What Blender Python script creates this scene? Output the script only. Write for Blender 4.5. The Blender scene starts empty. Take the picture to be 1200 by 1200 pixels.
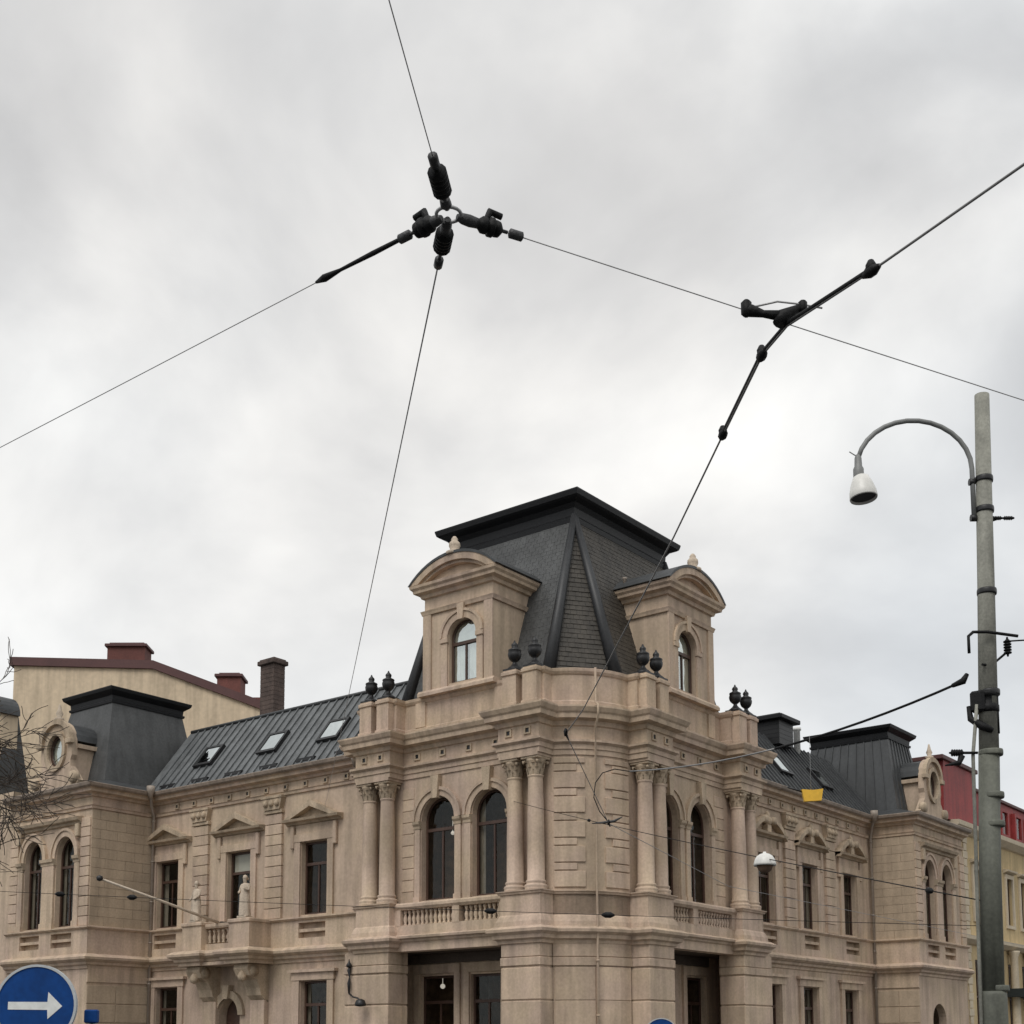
import bpy, bmesh, math, random
from mathutils import Vector, Matrix
R = math.radians
random.seed(7)
SC = bpy.context.scene
COL = SC.collection

# ------------------------------------------------------------------ camera
YAW = 52.1                                   # heading of the view, measured from +Y towards +X
cam_d = bpy.data.cameras.new('camera')
cam = bpy.data.objects.new('camera', cam_d)
COL.objects.link(cam)
cam_d.sensor_fit = 'HORIZONTAL'
cam_d.sensor_width = 36
cam_d.lens = 1555 / 1200 * 36
cam_d.shift_y = 446 / 1200
cam_d.clip_start = 0.1
cam_d.clip_end = 3000
PIT, ROLL = R(6.715), R(0.2)
fh = Vector((math.sin(R(YAW)), math.cos(R(YAW)), 0))
rt = Vector((math.cos(R(YAW)), -math.sin(R(YAW)), 0))
cf = fh * math.cos(PIT) + Vector((0, 0, 1)) * math.sin(PIT)
cu = -fh * math.sin(PIT) + Vector((0, 0, 1)) * math.cos(PIT)
cr = rt * math.cos(ROLL) - cu * math.sin(ROLL)
cu2 = rt * math.sin(ROLL) + cu * math.cos(ROLL)
M = Matrix((cr, cu2, -cf)).transposed().to_4x4()
M.translation = Vector((-37.18, -25.49, 1.6))
cam.matrix_world = M
SC.camera = cam

# ------------------------------------------------------------------ world, sun, exposure
SC.view_settings.view_transform = 'Standard'
SC.view_settings.look = 'None'
SC.view_settings.exposure = 0
SC.view_settings.gamma = 1
SUN_EL, SUN_AZ = R(52), R(258)               # azimuth from +Y clockwise
W = bpy.data.worlds.new('World')
SC.world = W
W.use_nodes = True
nt = W.node_tree
nt.nodes.clear()
def N(t, **k):
    n = nt.nodes.new(t)
    for a, v in k.items(): setattr(n, a, v)
    return n
out = N('ShaderNodeOutputWorld')
sky = N('ShaderNodeTexSky', sky_type='NISHITA', sun_disc=False, sun_elevation=SUN_EL, sun_rotation=SUN_AZ)
bg1 = N('ShaderNodeBackground'); bg1.inputs[1].default_value = 0.08
nt.links.new(sky.outputs[0], bg1.inputs[0])
tc = N('ShaderNodeTexCoord')
mp = N('ShaderNodeMapping'); mp.inputs['Scale'].default_value = (1, 1, 1.35)
mp.inputs['Location'].default_value = (3.1, 1.7, 0.4)
nt.links.new(tc.outputs['Generated'], mp.inputs[0])
n1 = N('ShaderNodeTexNoise'); n1.inputs['Scale'].default_value = 2.7; n1.inputs['Detail'].default_value = 7; n1.inputs['Roughness'].default_value = 0.48
n1.inputs['Distortion'].default_value = 0.25
nt.links.new(mp.outputs[0], n1.inputs['Vector'])
rp = N('ShaderNodeValToRGB')
e = rp.color_ramp.elements
e[0].position, e[0].color = 0.33, (0.56, 0.567, 0.58, 1)
e[1].position, e[1].color = 0.63, (1.1, 1.1, 1.085, 1)
em = e.new(0.46); em.color = (0.755, 0.762, 0.77, 1)
nt.links.new(n1.outputs['Fac'], rp.inputs[0])
n2 = N('ShaderNodeTexNoise'); n2.inputs['Scale'].default_value = 1.6; n2.inputs['Detail'].default_value = 2
nt.links.new(mp.outputs[0], n2.inputs['Vector'])
rp2 = N('ShaderNodeValToRGB')
rp2.color_ramp.elements[0].position, rp2.color_ramp.elements[0].color = 0.35, (1.02, 1.0, 0.975, 1)
rp2.color_ramp.elements[1].position, rp2.color_ramp.elements[1].color = 0.65, (0.975, 1.0, 1.02, 1)
nt.links.new(n2.outputs['Fac'], rp2.inputs[0])
mm = N('ShaderNodeMix', data_type='RGBA', blend_type='MULTIPLY')
mm.inputs['Factor'].default_value = 1
nt.links.new(rp.outputs[0], mm.inputs['A']); nt.links.new(rp2.outputs[0], mm.inputs['B'])
bg2 = N('ShaderNodeBackground'); bg2.inputs[1].default_value = 1.0
nt.links.new(mm.outputs['Result'], bg2.inputs[0])
mx = N('ShaderNodeMixShader'); mx.inputs[0].default_value = 0.94
nt.links.new(bg1.outputs[0], mx.inputs[1]); nt.links.new(bg2.outputs[0], mx.inputs[2])
nt.links.new(mx.outputs[0], out.inputs[0])

sun_d = bpy.data.lights.new('sun', 'SUN')
sun_d.energy = 1.5
sun_d.angle = R(28)
sun_d.color = (1, 0.97, 0.93)
sun = bpy.data.objects.new('sun', sun_d)
COL.objects.link(sun)
sd = Vector((math.sin(SUN_AZ) * math.cos(SUN_EL), math.cos(SUN_AZ) * math.cos(SUN_EL), math.sin(SUN_EL)))
sun.rotation_euler = sd.to_track_quat('Z', 'Y').to_euler()
sun.location = (-20, -20, 40)

# ------------------------------------------------------------------ materials
def mat(name, col, rough=0.8, var=0.12, scale=0.6, fine=14, bump=0.0, streak=0.0, metal=0.0, rnd=0.0,
        warm=None, coord='world', spec=0.5, bscale=40):
    m = bpy.data.materials.new(name)
    m.use_nodes = True
    t = m.node_tree
    b = t.nodes['Principled BSDF']
    b.inputs['Roughness'].default_value = rough
    b.inputs['Metallic'].default_value = metal
    b.inputs['Specular IOR Level'].default_value = spec
    def nn(tp, **k):
        n = t.nodes.new(tp)
        for a, v in k.items(): setattr(n, a, v)
        return n
    if coord == 'world':
        src = nn('ShaderNodeNewGeometry').outputs['Position']
    else:
        src = nn('ShaderNodeTexCoord').outputs['Object']
    cur = nn('ShaderNodeRGB').outputs[0]
    cur.default_value = (*col, 1)
    if warm:
        w = nn('ShaderNodeTexNoise'); w.inputs['Scale'].default_value = scale * 0.8; w.inputs['Detail'].default_value = 3
        t.links.new(src, w.inputs['Vector'])
        r = nn('ShaderNodeMapRange'); r.inputs[1].default_value = 0.38; r.inputs[2].default_value = 0.64
        t.links.new(w.outputs['Fac'], r.inputs[0])
        x = nn('ShaderNodeMix', data_type='RGBA')
        t.links.new(r.outputs[0], x.inputs['Factor']); t.links.new(cur, x.inputs['A'])
        x.inputs['B'].default_value = (*warm, 1)
        cur = x.outputs['Result']
    def mul(fac_socket, lo, hi, a, c, cur):
        r = nn('ShaderNodeMapRange'); r.inputs[1].default_value = a; r.inputs[2].default_value = c
        r.inputs[3].default_value = lo; r.inputs[4].default_value = hi
        t.links.new(fac_socket, r.inputs[0])
        x = nn('ShaderNodeMix', data_type='RGBA', blend_type='MULTIPLY'); x.inputs['Factor'].default_value = 1
        t.links.new(cur, x.inputs['A']); t.links.new(r.outputs[0], x.inputs['B'])
        return x.outputs['Result']
    if var:
        a = nn('ShaderNodeTexNoise'); a.inputs['Scale'].default_value = scale; a.inputs['Detail'].default_value = 6; a.inputs['Roughness'].default_value = 0.6
        t.links.new(src, a.inputs['Vector'])
        cur = mul(a.outputs['Fac'], 1 - var, 1 + var, 0.3, 0.7, cur)
        f = nn('ShaderNodeTexNoise'); f.inputs['Scale'].default_value = fine; f.inputs['Detail'].default_value = 3
        t.links.new(src, f.inputs['Vector'])
        cur = mul(f.outputs['Fac'], 1 - var * 0.7, 1 + var * 0.7, 0.3, 0.7, cur)
    if streak:
        mpn = nn('ShaderNodeMapping'); mpn.inputs['Scale'].default_value = (2.6, 2.6, 0.22)
        t.links.new(src, mpn.inputs[0])
        s = nn('ShaderNodeTexNoise'); s.inputs['Scale'].default_value = 1.0; s.inputs['Detail'].default_value = 5
        t.links.new(mpn.outputs[0], s.inputs['Vector'])
        cur = mul(s.outputs['Fac'], 1 - streak, 1.06, 0.36, 0.58, cur)
    if rnd:
        o = nn('ShaderNodeObjectInfo')
        cur = mul(o.outputs['Random'], 1 - rnd, 1 + rnd, 0, 1, cur)
    t.links.new(cur, b.inputs['Base Color'])
    if bump:
        bn = nn('ShaderNodeTexNoise'); bn.inputs['Scale'].default_value = bscale; bn.inputs['Detail'].default_value = 4
        t.links.new(src, bn.inputs['Vector'])
        bp = nn('ShaderNodeBump'); bp.inputs['Strength'].default_value = bump; bp.inputs['Distance'].default_value = 0.02
        t.links.new(bn.outputs['Fac'], bp.inputs['Height'])
        t.links.new(bp.outputs[0], b.inputs['Normal'])
    return m

M_ = {}
M_['stone'] = mat('sandstone', (0.485, 0.376, 0.268), 0.85, 0.14, 0.7, 11, 0.25, 0.2, rnd=0.05, warm=(0.475, 0.36, 0.28))
M_['block'] = mat('sandstone_block', (0.48, 0.372, 0.266), 0.85, 0.13, 0.9, 11, 0.25, 0.15, rnd=0.12, warm=(0.475, 0.36, 0.275))
M_['plaster'] = mat('ochre_plaster', (0.475, 0.372, 0.268), 0.9, 0.12, 0.45, 7, 0.12, 0.19, rnd=0.04, warm=(0.465, 0.357, 0.272))
M_['wallstone'] = mat('wall_masonry', (0.405, 0.318, 0.228), 0.88, 0.12, 0.8, 12, 0.25, 0.12, rnd=0.05)
M_['carve'] = mat('carved_stone', (0.43, 0.338, 0.24), 0.85, 0.2, 1.2, 16, 0.3, 0.24)
M_['statue'] = mat('statue_stone', (0.52, 0.43, 0.335), 0.8, 0.14, 2.0, 16, 0.2, 0.15)
M_['slategrey'] = mat('roof_slate_grey', (0.066, 0.068, 0.068), 0.55, 0.22, 0.9, 10, 0.15, 0.2)
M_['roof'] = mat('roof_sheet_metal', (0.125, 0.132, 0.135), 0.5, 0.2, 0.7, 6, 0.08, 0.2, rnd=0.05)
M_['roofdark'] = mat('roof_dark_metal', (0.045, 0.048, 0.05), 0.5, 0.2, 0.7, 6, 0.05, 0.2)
M_['slate'] = mat('roof_slate', (0.052, 0.045, 0.036), 0.6, 0.3, 1.5, 18, 0.25, 0.2)
M_['capmetal'] = mat('black_cap_metal', (0.009, 0.0095, 0.011), 0.5, 0.2, 1.0, 8, spec=0.3)
M_['gutter'] = mat('gutter_metal', (0.24, 0.19, 0.15), 0.55, 0.2, 1.0, 8, streak=0.2)
M_['pipe'] = mat('rain_pipe_metal', (0.30, 0.25, 0.205), 0.5, 0.12, 1.0, 8, streak=0.2)
M_['black'] = mat('black_iron', (0.012, 0.012, 0.013), 0.45, 0.2, 3, 20)
M_['frame'] = mat('window_wood', (0.065, 0.034, 0.023), 0.5, 0.2, 2, 20)
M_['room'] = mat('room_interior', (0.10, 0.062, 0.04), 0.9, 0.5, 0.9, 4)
M_['curtain'] = mat('curtain_cloth', (0.34, 0.31, 0.27), 0.9, 0.15, 2, 12)
M_['blind'] = mat('window_blind', (0.72, 0.72, 0.68), 0.9, 0.05, 2, 12)
M_['wire'] = mat('wire_steel', (0.4, 0.4, 0.4), 0.5, 0.1, 3, 20, metal=0.3)
M_['copper'] = mat('trolley_wire_copper', (0.26, 0.255, 0.25), 0.5, 0.1, 3, 20, metal=0.4)
M_['rubber'] = mat('insulator_black', (0.006, 0.006, 0.0065), 0.6, 0.3, 6, 40, 0.3, spec=0.25)
M_['pole'] = mat('pole_galvanised', (0.26, 0.258, 0.22), 0.7, 0.22, 3, 26, 0.25, 0.38)
M_['polegreen'] = mat('pole_green_grey_paint', (0.135, 0.14, 0.112), 0.65, 0.2, 2.4, 22, 0.2, 0.35)
M_['armgrey'] = mat('arm_grey_paint', (0.20, 0.205, 0.20), 0.5, 0.1, 3, 18)
M_['enamel'] = mat('white_enamel', (0.72, 0.71, 0.67), 0.4, 0.06, 3, 20, streak=0.1)
M_['signblue'] = mat('sign_blue', (0.002, 0.042, 0.18), 0.55, 0.16, 4, 20, spec=0.2)
M_['signwhite'] = mat('sign_white', (0.66, 0.67, 0.65), 0.5, 0.12, 4, 20)
M_['signgrey'] = mat('sign_grey_rim', (0.42, 0.44, 0.45), 0.45, 0.08, 4, 20)
M_['yellow'] = mat('yellow_paint', (0.72, 0.42, 0.035), 0.5, 0.1, 3, 20)
M_['cream'] = mat('cream_render', (0.60, 0.485, 0.345), 0.9, 0.10, 0.3, 4, 0.08, 0.16)
M_['coping'] = mat('red_coping', (0.085, 0.032, 0.03), 0.6, 0.15, 1, 10)
M_['redbrick'] = mat('red_brick', (0.13, 0.045, 0.036), 0.8, 0.2, 1.4, 12, 0.2, rnd=0.12)
M_['darkbrick'] = mat('dark_brick', (0.085, 0.06, 0.05), 0.85, 0.3, 1.6, 12, 0.2, 0.25, rnd=0.1)
M_['redroof'] = mat('red_sheet_roof', (0.26, 0.027, 0.025), 0.6, 0.2, 0.8, 8, streak=0.22)
M_['yellowwall'] = mat('yellow_render', (0.52, 0.40, 0.22), 0.9, 0.1, 0.5, 6, 0.05, 0.15)
M_['quoin'] = mat('pale_quoin', (0.55, 0.47, 0.35), 0.85, 0.1, 1, 8, rnd=0.05)
M_['bark'] = mat('bark', (0.055, 0.042, 0.032), 0.9, 0.3, 4, 20, 0.3)
M_['asphalt'] = mat('asphalt', (0.045, 0.045, 0.046), 0.8, 0.15, 0.5, 30, 0.3)
M_['paving'] = mat('paving', (0.12, 0.118, 0.112), 0.85, 0.14, 0.8, 12, 0.2)
M_['kerb'] = mat('kerb_granite', (0.28, 0.275, 0.265), 0.8, 0.12, 2, 20, 0.2)
M_['earth'] = mat('earth', (0.06, 0.056, 0.048), 0.9, 0.2, 0.1, 3)
M_['awning'] = mat('awning_dark', (0.015, 0.02, 0.02), 0.8, 0.1, 2, 9)
M_['globe'] = bpy.data.materials.new('lamp_globe'); M_['globe'].use_nodes = True
M_['globe'].node_tree.nodes['Principled BSDF'].inputs['Emission Color'].default_value = (1, 0.93, 0.85, 1)
M_['globe'].node_tree.nodes['Principled BSDF'].inputs['Emission Strength'].default_value = 0.55
M_['loggiashade'] = mat('loggia_shade_brown', (0.085, 0.066, 0.052), 0.7, 0.2, 1.5, 14)  # dark brown with the loggia's shade put into the colour
M_['ironware'] = mat('galvanised_ironware', (0.045, 0.045, 0.046), 0.5, 0.3, 8, 60, 0.3, metal=0.3)
M_['hipmetal'] = mat('hip_flashing_metal', (0.022, 0.023, 0.025), 0.5, 0.25, 0.8, 8, 0.05, 0.2)
M_['flagwood'] = mat('pale_pole_paint', (0.58, 0.49, 0.39), 0.6, 0.1, 2, 12)
M_['white'] = mat('white_paint', (0.75, 0.75, 0.72), 0.6, 0.04, 1, 9)

def glass_mat(name, tint, r0, p=5.0):
    """Clear pane: transparent with a Schlick-weighted mirror."""
    m = bpy.data.materials.new(name)
    m.use_nodes = True
    t = m.node_tree
    t.nodes.clear()
    o = t.nodes.new('ShaderNodeOutputMaterial')
    tr = t.nodes.new('ShaderNodeBsdfTransparent'); tr.inputs[0].default_value = (*tint, 1)
    gl = t.nodes.new('ShaderNodeBsdfGlossy'); gl.inputs['Roughness'].default_value = 0.03
    gl.inputs[0].default_value = (0.95, 1.0, 0.98, 1)
    ge = t.nodes.new('ShaderNodeNewGeometry')
    nz = t.nodes.new('ShaderNodeTexNoise'); nz.inputs['Scale'].default_value = 1.6; nz.inputs['Detail'].default_value = 2
    bu = t.nodes.new('ShaderNodeBump'); bu.inputs['Strength'].default_value = 0.35; bu.inputs['Distance'].default_value = 0.05
    t.links.new(ge.outputs['Position'], nz.inputs['Vector']); t.links.new(nz.outputs['Fac'], bu.inputs['Height']); t.links.new(bu.outputs[0], gl.inputs['Normal'])
    lw = t.nodes.new('ShaderNodeLayerWeight'); lw.inputs[0].default_value = 0.5
    pw = t.nodes.new('ShaderNodeMath'); pw.operation = 'POWER'; pw.inputs[1].default_value = p
    t.links.new(lw.outputs['Facing'], pw.inputs[0])
    mr = t.nodes.new('ShaderNodeMapRange'); mr.inputs[3].default_value = r0; mr.inputs[4].default_value = 1
    t.links.new(pw.outputs[0], mr.inputs[0])
    x = t.nodes.new('ShaderNodeMixShader')
    t.links.new(mr.outputs[0], x.inputs[0]); t.links.new(tr.outputs[0], x.inputs[1]); t.links.new(gl.outputs[0], x.inputs[2])
    t.links.new(x.outputs[0], o.inputs[0])
    return m
M_['glass'] = glass_mat('window_glass', (0.72, 0.71, 0.66), 0.035)
M_['oldglass'] = glass_mat('bright_old_glass', (0.8, 0.85, 0.82), 0.45)
M_['skyglass'] = glass_mat('roof_glass', (0.3, 0.32, 0.32), 0.8)

# ------------------------------------------------------------------ mesh builder
class Fr:
    """A facade frame: s along the facade, d outward from its plane, z up."""
    def __init__(self, kind, k): self.kind, self.k = kind, k
    def __call__(self, s, d, z):
        return Vector((self.k - d, s, z)) if self.kind == 'L' else Vector((s, self.k - d, z))
WLD = lambda x, y, z: Vector((x, y, z))

class MB:
    def __init__(self, fr=WLD): self.bm = bmesh.new(); self.fr = fr
    def v(self, p, fr=None): return self.bm.verts.new((fr or self.fr)(*p))
    def face(self, pts, fr=None):
        try: return self.bm.faces.new([self.v(p, fr) for p in pts])
        except ValueError: return None
    def box(self, a0, a1, b0, b1, c0, c1, bev=0.0):
        vs = [self.v((a, b, c)) for a in (a0, a1) for b in (b0, b1) for c in (c0, c1)]
        fs = []
        for q in ((0, 1, 3, 2), (4, 6, 7, 5), (0, 4, 5, 1), (2, 3, 7, 6), (0, 2, 6, 4), (1, 5, 7, 3)):
            fs.append(self.bm.faces.new([vs[i] for i in q]))
        if bev:
            es = list({e for f in fs for e in f.edges})
            bmesh.ops.bevel(self.bm, geom=es, offset=bev, segments=1, affect='EDGES')
        return self
    def prism(self, pts, d0, d1):
        """Polygon of (s, z) extruded from d0 to d1."""
        n = len(pts)
        a = [self.v((s, d0, z)) for s, z in pts]; b = [self.v((s, d1, z)) for s, z in pts]
        self.bm.faces.new(a); self.bm.faces.new(b[::-1])
        for i in range(n):
            j = (i + 1) % n
            self.bm.faces.new((a[i], b[i], b[j], a[j]))
        return self
    def extr(self, prof, s0, s1):
        """Polygon of (d, z) extruded along s."""
        n = len(prof)
        a = [self.v((s0, d, z)) for d, z in prof]; b = [self.v((s1, d, z)) for d, z in prof]
        self.bm.faces.new(a); self.bm.faces.new(b[::-1])
        for i in range(n):
            j = (i + 1) % n
            self.bm.faces.new((a[i], b[i], b[j], a[j]))
        return self
    def ring(self, po, pi, d0, d1, closed=True):
        """Flat ring between two outlines of (s, z), thickness d0..d1."""
        n = len(po)
        A = [[self.v((s, d, z)) for s, z in p] for p in (po, pi) for d in (d0, d1)]
        o0, o1, i0, i1 = A
        for k in range(n if closed else n - 1):
            j = (k + 1) % n
            for q in ((o1[k], o1[j], i1[j], i1[k]), (o0[k], i0[k], i0[j], o0[j]), (o0[k], o0[j], o1[j], o1[k]), (i0[k], i1[k], i1[j], i0[j])):
                self.bm.faces.new(q)
        if not closed:
            for k in (0, n - 1):
                self.bm.faces.new((o0[k], o1[k], i1[k], i0[k]))
        return self
    def sweep(self, path, prof, caps=True, closed=False):
        """Profile of (out, z) swept along a plan path with mitred corners; outward is right of travel."""
        n = len(path)
        rows = []
        for i in range(n):
            p = Vector(path[i])
            if closed: a, b = Vector(path[i - 1]), Vector(path[(i + 1) % n])
            else: a, b = (Vector(path[i - 1]) if i else None), (Vector(path[i + 1]) if i < n - 1 else None)
            n1 = n2 = None
            if a is not None: t = (p - a).normalized(); n1 = Vector((t.y, -t.x))
            if b is not None: t = (b - p).normalized(); n2 = Vector((t.y, -t.x))
            if n1 is None: m = n2
            elif n2 is None: m = n1
            else:
                m = n1 + n2
                m = m / max(0.3, m.dot(n1))
            rows.append([self.bm.verts.new((p.x + m.x * o, p.y + m.y * o, z)) for o, z in prof])
        for i in range(n if closed else n - 1):
            a, b = rows[i], rows[(i + 1) % n]
            for k in range(len(prof) - 1):
                self.bm.faces.new((a[k], b[k], b[k + 1], a[k + 1]))
        if caps and not closed:
            for r in (rows[0], rows[-1]):
                try: self.bm.faces.new(r)
                except ValueError: pass
        return self
    def lathe(self, prof, c=(0, 0, 0), seg=20, smooth=True, axis=None):
        rows = []
        c = Vector(c)
        for r, z in prof:
            row = []
            for k in range(seg):
                a = 2 * math.pi * k / seg
                p = Vector((r * math.cos(a), r * math.sin(a), z))
                if axis is not None: p = axis @ p
                row.append(self.bm.verts.new(c + p))
            rows.append(row)
        for i in range(len(rows) - 1):
            for k in range(seg):
                j = (k + 1) % seg
                f = self.bm.faces.new((rows[i][k], rows[i][j], rows[i + 1][j], rows[i + 1][k])); f.smooth = smooth
        for row, rv in ((rows[0], True), (rows[-1], False)):
            try: self.bm.faces.new(row[::-1] if rv else row)
            except ValueError: pass
        return self
    def tube(self, pts, r, seg=8, smooth=True):
        pts = [Vector(p) for p in pts]
        rr = r if isinstance(r, (list, tuple)) else [r] * len(pts)
        rows = []
        up = None
        for i, p in enumerate(pts):
            t = (pts[min(i + 1, len(pts) - 1)] - pts[max(i - 1, 0)]).normalized()
            if up is None:
                up = t.orthogonal().normalized()
            up = (up - t * up.dot(t)).normalized()
            w = t.cross(up)
            rows.append([self.bm.verts.new(p + (up * math.cos(2 * math.pi * k / seg) + w * math.sin(2 * math.pi * k / seg)) * rr[i]) for k in range(seg)])
        for i in range(len(rows) - 1):
            for k in range(seg):
                j = (k + 1) % seg
                f = self.bm.faces.new((rows[i][k], rows[i][j], rows[i + 1][j], rows[i + 1][k])); f.smooth = smooth
        self.bm.faces.new(rows[0][::-1]); self.bm.faces.new(rows[-1])
        return self
    def build(self, name, m, parent=None, off=None):
        bmesh.ops.recalc_face_normals(self.bm, faces=self.bm.faces[:])
        me = bpy.data.meshes.new(name)
        self.bm.to_mesh(me); self.bm.free()
        me.materials.append(M_[m])
        o = bpy.data.objects.new(name, me)
        COL.objects.link(o)
        if parent is not None: o.parent = parent
        if off is not None: o.location = off
        return o

def inst(src, name, parent, loc, rz=None, label=None):
    c = src.copy(); COL.objects.link(c); c.name = name; c.parent = parent; c.location = loc
    if rz is not None: c.rotation_euler.z = rz
    for ch in src.children:
        g = ch.copy(); COL.objects.link(g); g.name = ch.name.split('.')[0]; g.parent = c
    return c

def thing(name, label, cat, loc=(0, 0, 0), group=None):
    o = bpy.data.objects.new(name, None); COL.objects.link(o)
    o.empty_display_size = 0.3
    o.location = loc
    return tag(o, label, cat, group)
def tag(o, label, cat, group=None):
    o['label'] = label; o['category'] = cat
    if group: o['group'] = group
    return o
def struct(o): o['kind'] = 'structure'; return o

# ------------------------------------------------------------------ ground, road, pavement (the street below the frame)
g = MB(); g.box(-900, 900, -900, 900, -0.6, -0.02); struct(g.build('ground', 'earth'))
g = MB(); g.box(-70, 90, -70, 90, -0.3, -0.004); struct(g.build('road', 'asphalt'))
def sidewalk(x0, x1, y0, y1):
    a = MB(); a.box(x0, x1, y0, y1, -0.05, 0.12); struct(a.build('pavement', 'paving'))
a = MB(); a.face([(-6.5, -3.0, .12), (-4.5, -5.0, .12), (75, -5.0, .12), (75, 30, .12), (14, 30, .12), (14, 70, .12), (-6.5, 70, .12)])
struct(a.build('pavement', 'paving'))
a = MB()
a.sweep([(-6.5, 70), (-6.5, -3.0), (-4.5, -5.0), (75, -5.0)], [(0, 0.118), (0.14, 0.118), (0.15, 0.1), (0.15, -0.02)], caps=False)
struct(a.build('kerb', 'kerb'))
a = MB(); a.box(-40, -36, -40, -20, -0.05, 0.12, 0.02); struct(a.build('pavement', 'paving'))

# ------------------------------------------------------------------ the palace
pal = thing('palace_building', 'ornate beige stone corner palace with columned corner tower and dark mansard roofs', 'building')
LT, RT = Fr('L', 0.0), Fr('R', 0.0)              # tower facades
LW, RW = Fr('L', 1.1), Fr('R', 1.95)             # wings
LP, RP = Fr('L', -2.3), Fr('R', -0.45)           # pavilions
LR, RR = Fr('R', 25.6), Fr('L', 28.5)            # pavilion returns
PR = 0.8                                         # how far the column bays stand out

def outline(c, w, z0, zs, rise, n=14):
    """Opening outline, counter-clockwise from lower left; rise 0 = flat top at zs."""
    pts = [(c - w / 2, z0), (c + w / 2, z0)]
    if rise <= 0: return pts + [(c + w / 2, zs), (c - w / 2, zs)]
    for k in range(n + 1):
        a = math.pi * k / n
        pts.append((c + math.cos(a) * w / 2, zs + math.sin(a) * rise))
    return pts

def wall(mb, s0, s1, z0, z1, ops, depth=0.35):
    """Wall face at d = 0 with openings (c, w, z0, zs, rise) and their reveals."""
    cur = s0
    for c, w, a0, zs, rise in sorted(ops):
        l, r = c - w / 2, c + w / 2
        mb.face([(cur, 0, z0), (l, 0, z0), (l, 0, z1), (cur, 0, z1)])
        if a0 > z0: mb.face([(l, 0, z0), (r, 0, z0), (r, 0, a0), (l, 0, a0)])
        o = outline(c, w, a0, zs, rise)
        if rise <= 0:
            if zs < z1: mb.face([(l, 0, zs), (r, 0, zs), (r, 0, z1), (l, 0, z1)])
        else:
            arc = o[2:]
            for (xa, za), (xb, zb) in zip(arc, arc[1:]):
                mb.face([(xb, 0, zb), (xa, 0, za), (xa, 0, z1), (xb, 0, z1)])
        for (xa, za), (xb, zb) in zip(o, o[1:] + o[:1]):
            mb.face([(xa, 0, za), (xb, 0, zb), (xb, -depth, zb), (xa, -depth, za)])
        cur = r
    mb.face([(cur, 0, z0), (s1, 0, z0), (s1, 0, z1), (cur, 0, z1)])

def window(fr, c, w, z0, zs, rise, d=-0.28, ft=0.09, transom=None, mull=True, curtain=0.25, blind=0.0, room=1.0, bars=(), roommat='room', fullcurtain=None, glass='glass'):
    f = MB(fr)
    o = outline(c, w - 0.01, z0 + 0.005, zs - 0.005, rise - 0.005 if rise else 0)
    i = outline(c, w - 2 * ft, z0 + ft, zs - (ft if not rise else 0), max(0, rise - ft) if rise else 0)
    f.ring(o, i, d - 0.06, d + 0.03)
    top = zs + rise
    if transom: f.box(c - w / 2 + ft * .9, c + w / 2 - ft * .9, d - 0.05, d + 0.05, transom - 0.06, transom + 0.06)
    tz = transom if transom else top - ft
    if mull: f.box(c - 0.035, c + 0.035, d - 0.045, d + 0.02, z0 + ft * .9, tz - 0.05)
    for b in bars: f.box(c - w / 2 + ft * .9, c + w / 2 - ft * .9, d - 0.03, d + 0.012, b - 0.02, b + 0.02)
    win = f.build('window', 'frame', pal)
    p = MB(fr); p.face([(s, d - 0.02, z) for s, z in i]); p.build('pane', glass, win)
    r = MB(fr)
    d0, d1 = d - 0.07, d - 0.07 - room
    a, b = c - w / 2 - 0.15, c + w / 2 + 0.15
    zz0, zz1 = z0 - 0.1, top + 0.15
    r.face([(a, d1, zz0), (b, d1, zz0), (b, d1, zz1), (a, d1, zz1)])
    r.face([(a, d0, zz0), (a, d1, zz0), (a, d1, zz1), (a, d0, zz1)])
    r.face([(b, d0, zz0), (b, d1, zz0), (b, d1, zz1), (b, d0, zz1)])
    r.face([(a, d0, zz0), (b, d0, zz0), (b, d1, zz0), (a, d1, zz0)])
    r.face([(a, d0, zz1), (b, d0, zz1), (b, d1, zz1), (a, d1, zz1)])
    r.build('room_interior', roommat, win)
    if curtain:
        k = MB(fr)
        for sg in (-1, 1):
            pts = []
            for q in range(9):
                s = c + sg * (w / 2 - 0.02 - q / 8 * w * curtain)
                pts.append((s, d - 0.14 - 0.05 * (q % 2)))
            for (sa, da), (sb, db) in zip(pts, pts[1:]):
                k.face([(sa, da, z0 + 0.03), (sb, db, z0 + 0.03), (sb, db, top - 0.1), (sa, da, top - 0.1)])
        k.build('curtain', 'curtain', win)
    if fullcurtain:
        k = MB(fr)
        n = 18
        for q in range(n):
            if fullcurtain == 'gap' and q in (8, 9): continue
            sa, sb = c - w / 2 + w * q / n, c - w / 2 + w * (q + 1) / n
            da, db = d - 0.12 - 0.04 * (q % 2), d - 0.12 - 0.04 * ((q + 1) % 2)
            k.face([(sa, da, z0 + 0.03), (sb, db, z0 + 0.03), (sb, db, tz), (sa, da, tz)])
        k.build('curtain', 'blind', win)
        if rise:
            k = MB(fr)
            k.prism(outline(c, w - 0.1, tz - 0.02, zs, rise - 0.05), d - 0.13, d - 0.12); k.build('blind', 'blind', win)
    if blind:
        k = MB(fr); k.box(c - w / 2 + ft, c + w / 2 - ft, d - 0.11, d - 0.09, top - blind, top - 0.03); k.build('blind', 'blind', win)
    return win

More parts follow.
